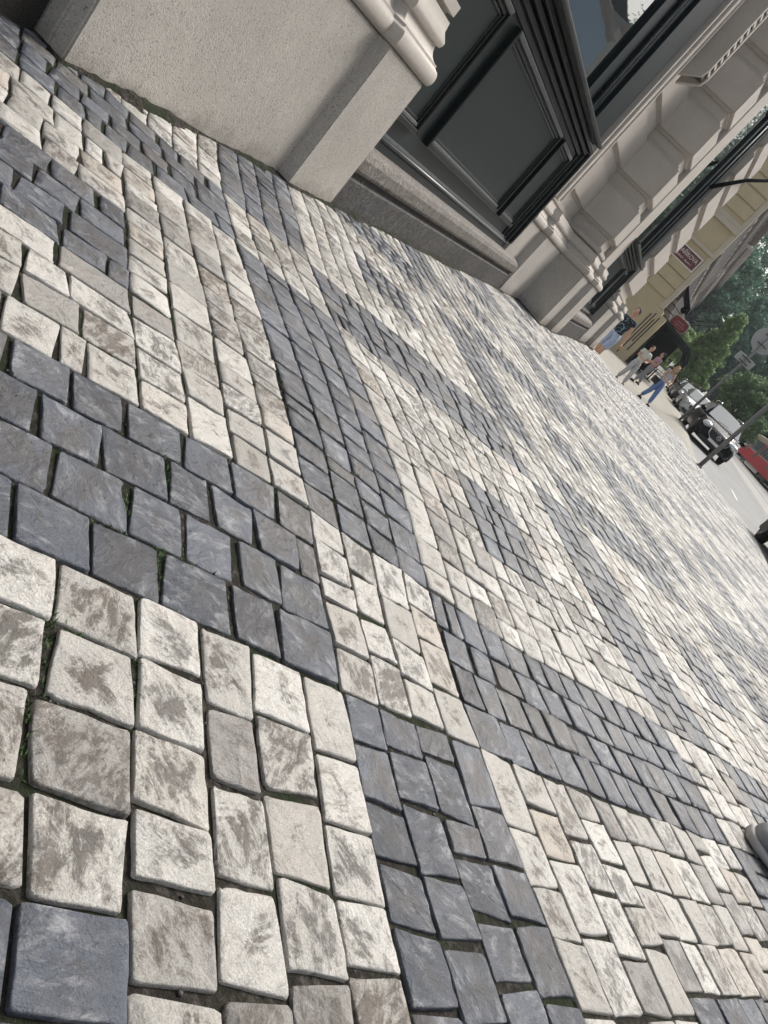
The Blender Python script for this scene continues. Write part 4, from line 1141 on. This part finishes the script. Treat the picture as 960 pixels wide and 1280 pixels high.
def person(loc, rz, H, pose, label, cols):
    """faces -y. pose: joint positions for a 1.70 m body: dict with hand/foot targets"""
    e = empty('person', loc, rz, label=label, cat='person')
    s = H / 1.70
    J = dict(pelvis=(0, 0, .93), waist=(0, 0, 1.06), chest=(0, -.01, 1.26), neck=(0, -.01, 1.43), head0=(0, -.02, 1.50),
             shl=(.17, 0, 1.37), shr=(-.17, 0, 1.37), ell=(.24, -.02, 1.10), elr=(-.24, -.02, 1.10), hal=(.25, -.10, .87), har=(-.25, -.10, .87),
             hpl=(.09, 0, .88), hpr=(-.09, 0, .88), knl=(.10, -.04, .48), knr=(-.10, -.04, .48), anl=(.10, .02, .08), anr=(-.10, .02, .08), head=(0, -.03, 1.585))
    J.update(pose)
    J = {k: Vector(v) * s for k, v in J.items()}
    def nd(k, r): return (tuple(J[k]), tuple(x * s for x in r) if isinstance(r, tuple) else r * s)
    def mid(a, b, t=.5): return J[a].lerp(J[b], t)
    N = [nd('pelvis', (.115, .085)), nd('waist', (.105, .08)), nd('chest', (.125, .085)), nd('neck', .055), nd('head0', .05),
         nd('shl', .058), nd('ell', .040), nd('hal', .026), nd('shr', .058), nd('elr', .040), nd('har', .026),
         nd('hpl', .082), nd('knl', .060), nd('anl', .042), nd('hpr', .082), nd('knr', .060), nd('anr', .042)]
    E_ = [(0, 1), (1, 2), (2, 3), (3, 4), (2, 5), (5, 6), (6, 7), (2, 8), (8, 9), (9, 10), (0, 11), (11, 12), (12, 13), (0, 14), (14, 15), (15, 16)]
    body = skin_mesh('body', N, E_, cols['skin'], e)
    mb = MB()
    hd = J['head']; mb.ell(hd, .072 * s, .092 * s, .115 * s, 16, 12)
    mb.ell(hd + Vector((0, -.095, -.015)) * s, .014 * s, .022 * s, .024 * s, 8, 6)
    for sx in (-1, 1):
        mb.ell(hd + Vector((sx * .073, .005, -.005)) * s, .012 * s, .02 * s, .03 * s, 8, 6)
    for hk, ek in (('hal', 'ell'), ('har', 'elr')):
        d = (J[hk] - J[ek]).normalized(); sd = d.cross(Vector((0, 1, 0))).normalized(); pn = sd.cross(d)
        h0 = J[hk]; palm = h0 + d * .06 * s
        mb.tube([h0 - d * .01 * s, h0 + d * .03 * s, palm + d * .02 * s], [.022 * s, .034 * s, .036 * s], 8)
        for q, ln in enumerate((.062, .072, .068, .052)):
            o0 = palm + sd * (.027 - .018 * q) * s
            mb.tube([o0, o0 + d * ln * .55 * s + pn * .008 * s, o0 + d * ln * .85 * s + pn * .030 * s], [.009 * s, .0085 * s, .006 * s], 6)
        o0 = h0 + d * .03 * s + sd * .03 * s
        mb.tube([o0, o0 + (d * .7 + sd * .7) * .03 * s, o0 + (d * .95 + sd * .5) * .055 * s], [.011 * s, .010 * s, .007 * s], 6)
    join_into(body, mb)
    mb = MB()
    for sx in (-1, 1): mb.ell(hd + Vector((sx * .030, -.082, .012)) * s, .013 * s, .010 * s, .008 * s, 8, 6)
    mb.build('eyes', M['black_plastic'], body)
    mb = MB(); mb.ell(hd + Vector((0, -.085, -.055)) * s, .024 * s, .010 * s, .008 * s, 8, 6); mb.build('mouth', simple('lips', (.32, .12, .11), .5), body)
    # hair
    mb = MB(); mb.ell(hd + Vector((0, .022, .030)) * s, .083 * s, .092 * s, .105 * s, 16, 12)
    if cols.get('hair') == 'long':
        for k in range(16):
            a = math.pi * (k / 15.0) ; x0 = .075 * math.cos(a); y0 = .02 + .07 * math.sin(a)
            mb.tube([hd + Vector((x0, y0, .03)) * s, hd + Vector((x0 * 1.35, y0 * 1.0 - .01, -.12)) * s, hd + Vector((x0 * 1.2, y0 * .8 - .03, -.30)) * s], [.028 * s, .030 * s, .010 * s], 7)
    if cols.get('hair') == 'bun':
        mb.ell(hd + Vector((0, .08, .10)) * s, .045 * s, .045 * s, .045 * s, 10, 8)
    mb.build('hair', cols['hairm'], body)
    # top
    g = 1.14
    sl = cols.get('sleeve', .55)
    N = [(tuple(mid('pelvis', 'waist', cols.get('hem', -.25))), (.152 * s, .122 * s)), nd('waist', (.140, .112)), nd('chest', (.158, .114)), (tuple(mid('chest', 'neck', .8)), .070 * s),
         nd('shl', .080), (tuple(mid('shl', 'ell', sl)), .066 * s), nd('shr', .080), (tuple(mid('shr', 'elr', sl)), .066 * s)]
    skin_mesh('shirt', N, [(0, 1), (1, 2), (2, 3), (2, 4), (4, 5), (2, 6), (6, 7)], cols['top'], e)
    # trousers
    lg = cols.get('leg', 1.0)
    N = [nd('pelvis', (.140, .110)), nd('hpl', .112), nd('knl', .088), nd('hpr', .108), nd('knr', .088)]
    E_ = [(0, 1), (1, 2), (0, 3), (3, 4)]
    if lg > .6:
        N += [(tuple(mid('knl', 'anl', .9)), .072 * s), (tuple(mid('knr', 'anr', .9)), .072 * s)]; E_ += [(2, 5), (4, 6)]
    N.append((tuple(mid('pelvis', 'waist', .8)), (.118 * s, .094 * s))); E_.append((0, len(N) - 1))
    skin_mesh('trousers', N, E_, cols['bottom'], e)
    for k in ('anl', 'anr'):
        mb = MB(); p = J[k]; mb.ell((p.x, p.y - .06 * s, p.z - .035 * s), .045 * s, .125 * s, .048 * s, 12, 8); mb.box(p.x - .042 * s, p.x + .042 * s, p.y - .17 * s, p.y + .06 * s, p.z - .082 * s, p.z - .058 * s)
        mb.build('shoe', cols['shoe'], e)
    return e
cl = lambda n, c: simple(n, c, .8, 0, .15, 14)
# woman in the dark patterned top, walking up behind the pavement's edge
pt = Mat('dark blue floral print', .8); nzz = pt.noise(pt.objco(), 26, 2, .5)
pt.color(pt.ramp(nzz, [(.56, (.008, .009, .016)), (.60, (.06, .15, .26)), (.70, (.30, .40, .50))]))
def on_ray(px, py, y):                           # where a point of the photograph lies at a given distance
    d = _r * (px - 480) / FPX - _u * (py - 640) / FPX + _f
    return CAMP + d * (y / d[1])
p1 = (-1.10, 19.8, -.36)
person(p1, R(-14), 1.68, dict(knl=(.09, -.18, .50), anl=(.09, -.16, .10), anr=(-.09, .22, .14), knr=(-.09, .02, .50), hal=(.30, -.04, .85), har=(-.26, .06, .86)),
       'woman in a dark blue patterned top and pale blue shorts walking past the stone corner', dict(skin=M['skin'], hairm=cl('dark brown hair', (.03, .02, .016)), top=pt.m, bottom=cl('pale blue denim', (.34, .42, .58)), leg=.4, sleeve=.45, hair='bun', shoe=M['white_enamel']))
person((-.37, 27.2, float(z_tan(-.37, 27.2))), R(25), 1.53, dict(knl=(.10, -.10, .49), anl=(.11, -.16, .08), knr=(-.10, -.02, .48), anr=(-.11, .14, .09), ell=(.23, -.08, 1.12), hal=(.06, -.26, 1.10), elr=(-.24, -.06, 1.12), har=(-.05, -.27, 1.14), head=(0, -.06, 1.575)),
       'man in a pale tee shirt and light grey trousers looking down at his hands', dict(skin=M['skin'], hairm=cl('short brown hair', (.06, .04, .03)), top=cl('pale green white cotton', (.55, .58, .54)), bottom=cl('light grey trousers', (.42, .42, .45)), shoe=cl('grey shoes', (.12, .12, .12))))
person((.66, 29.3, float(z_tan(.66, 29.3))), R(38), 1.66, dict(knl=(.10, -.12, .49), anl=(.12, -.20, .08), knr=(-.10, .0, .48), anr=(-.12, .16, .10), ell=(.24, -.10, 1.13), hal=(.10, -.26, 1.02), elr=(-.25, -.06, 1.13), har=(-.10, -.27, 1.06), head=(0, -.08, 1.57), chest=(0, -.03, 1.26)),
       'woman with long fair hair, grey top and blue jeans, carrying a black bag', dict(skin=M['skin'], hairm=cl('fair hair', (.36, .24, .12)), top=cl('light grey vest', (.42, .43, .47)), bottom=cl('blue denim', (.11, .19, .40)), hair='long', sleeve=.12, shoe=cl('dark shoes', (.04, .04, .045))))
hb = empty('handbag', (.46, 29.15, float(z_tan(.5, 29.15)) + .70), R(38), label='black handbag at the hip of the woman in blue jeans', cat='handbag')
b = MB(); b.box(-.15, .15, -.06, .06, 0, .24); b.build('bag_body', M['black_plastic'], hb, bevel=.03, seg=3)
b = MB(); b.tube([(-.13, 0, .22), (-.05, .02, .50), (.10, .06, .66), (.13, 0, .22)], .012, 6); b.build('strap', M['black_plastic'], hb)
person((.05, 34.2, float(z_tan(.05, 34.2))), R(-60), 1.60, dict(knl=(.10, -.10, .49), anl=(.11, -.2, .08), knr=(-.10, .05, .48), anr=(-.11, .22, .12), hal=(.10, -.26, 1.10), har=(-.20, -.16, .95)),
       'person in a dusty pink top standing by the dark cafe terrace behind the man', dict(skin=M['skin'], hairm=cl('black hair', (.02, .016, .014)), top=cl('dusty pink cotton', (.36, .22, .25)), bottom=cl('grey trousers', (.22, .22, .24)), shoe=cl('black shoes', (.02, .02, .02))))
person((3.9, 66, float(z_road(66)) + .05), 0, 1.7, {}, 'far pedestrian in a bright red top under the trees', dict(skin=M['skin'], hairm=cl('brown hair', (.05, .035, .025)), top=cl('bright red cotton', (.60, .05, .10)), bottom=cl('dark jeans', (.04, .05, .08)), shoe=M['black_plastic']))
person((3.2, 68, float(z_road(68)) + .05), 0, 1.72, {}, 'far pedestrian in a white shirt under the trees', dict(skin=M['skin'], hairm=cl('grey hair', (.2, .19, .18)), top=cl('white shirt', (.62, .62, .62)), bottom=cl('navy trousers', (.03, .035, .07)), shoe=M['black_plastic']))

# ------------------------------------------------------------------ the grey trainer at the right edge
sh = empty('shoe', (1.385, 2.405, float(z_pave(1.385, 2.405)) + .001), R(-8), label='grey leather trainer with a lighter grey sole at the right edge of the pavement', cat='shoe')
sh.scale = (1.22, 1.32, 1.22); sh.rotation_euler = (0, R(5), R(-8))
# length runs along +x from the toe (x=-.14) to the heel (x=.15)
def shoe_ring(x, hw, z0, z1, off, n=16, pw=.75):
    out = []
    for k in range(n):
        a = 2 * math.pi * k / n; ca, sa = math.cos(a), math.sin(a)
        zz = (z0 + z1) / 2 + (z1 - z0) / 2 * math.copysign(abs(sa) ** pw, sa)
        out.append((x, off + hw * math.copysign(abs(ca) ** pw, ca), zz))
    return out
UP = [(-.142, .020, .022, .040, -.004), (-.136, .034, .018, .056, -.004), (-.120, .044, .016, .068, -.003), (-.09, .050, .015, .075, 0), (-.05, .051, .015, .082, .001), (0, .045, .015, .102, .002), (.03, .040, .015, .112, .002), (.08, .037, .015, .104, 0), (.12, .036, .015, .100, 0), (.142, .030, .016, .100, 0), (.150, .018, .02, .09, 0)]
v, f = loft([shoe_ring(*u_) for u_ in UP])
leather = Mat('grey leather', .48, 0, .5); ln = leather.noise(leather.objco(), 14, 4); leather.color(leather.ramp(ln, [(.3, (.20, .205, .22)), (.7, (.27, .275, .295))])); leather.bump(leather.noise(leather.objco(), 300, 3), .25, .002)
up = mesh_obj('upper', v, f, leather.m, sh, smooth=True); md = up.modifiers.new('sub', 'SUBSURF'); md.levels = md.render_levels = 2
SO = [(-.150, .022, 0, .022, -.004), (-.142, .040, 0, .026, -.004), (-.122, .050, 0, .026, -.003), (-.09, .055, 0, .026, 0), (-.05, .056, 0, .026, .001), (0, .050, 0, .027, .002), (.06, .043, 0, .029, .001), (.12, .041, 0, .030, 0), (.148, .034, 0, .030, 0), (.158, .018, .003, .028, 0)]
v, f = loft([shoe_ring(*u_, n=16, pw=.45) for u_ in SO])
so = mesh_obj('sole', v, f, simple('pale grey rubber', (.40, .39, .38), .6, 0, .1, 20, .2), sh, smooth=True); md = so.modifiers.new('sub', 'SUBSURF'); md.levels = md.render_levels = 1
b = MB(); b.tube([(-.088, -.046, .030), (-.080, -.040, .060), (-.068, -.018, .0795), (-.064, .01, .0815), (-.074, .04, .062), (-.084, .048, .030)], .0016, 6); b.build('toe_seam', M['black_plastic'], sh)
for k in range(4):
    x = -.035 + .018 * k; b = MB(); b.tube([(x, -.022, .084 + .006 * k), (x + .004, 0, .094 + .006 * k), (x, .024, .084 + .006 * k)], .003, 6); b.build('lace', M['sign_back'], sh)
b = MB(); b.ell((.08, 0, .102), .045, .027, .012, 14, 8); b.build('lining', M['black_plastic'], sh)

# ------------------------------------------------------------------ thin summer haze in the street
hz = MB(); hz.box(-720, 950, -520, 930, -2.4, 60)
hm = bpy.data.materials.new('haze'); hm.use_nodes = True; hm.node_tree.nodes.clear()
ho = hm.node_tree.nodes.new('ShaderNodeOutputMaterial'); hv = hm.node_tree.nodes.new('ShaderNodeVolumePrincipled')
hv.inputs['Color'].default_value = (.80, .87, .92, 1); hv.inputs['Density'].default_value = 0.0005; hv.inputs['Anisotropy'].default_value = .2
hm.node_tree.links.new(hv.outputs[0], ho.inputs['Volume'])
tag(hz.build('haze', hm), kind='stuff')
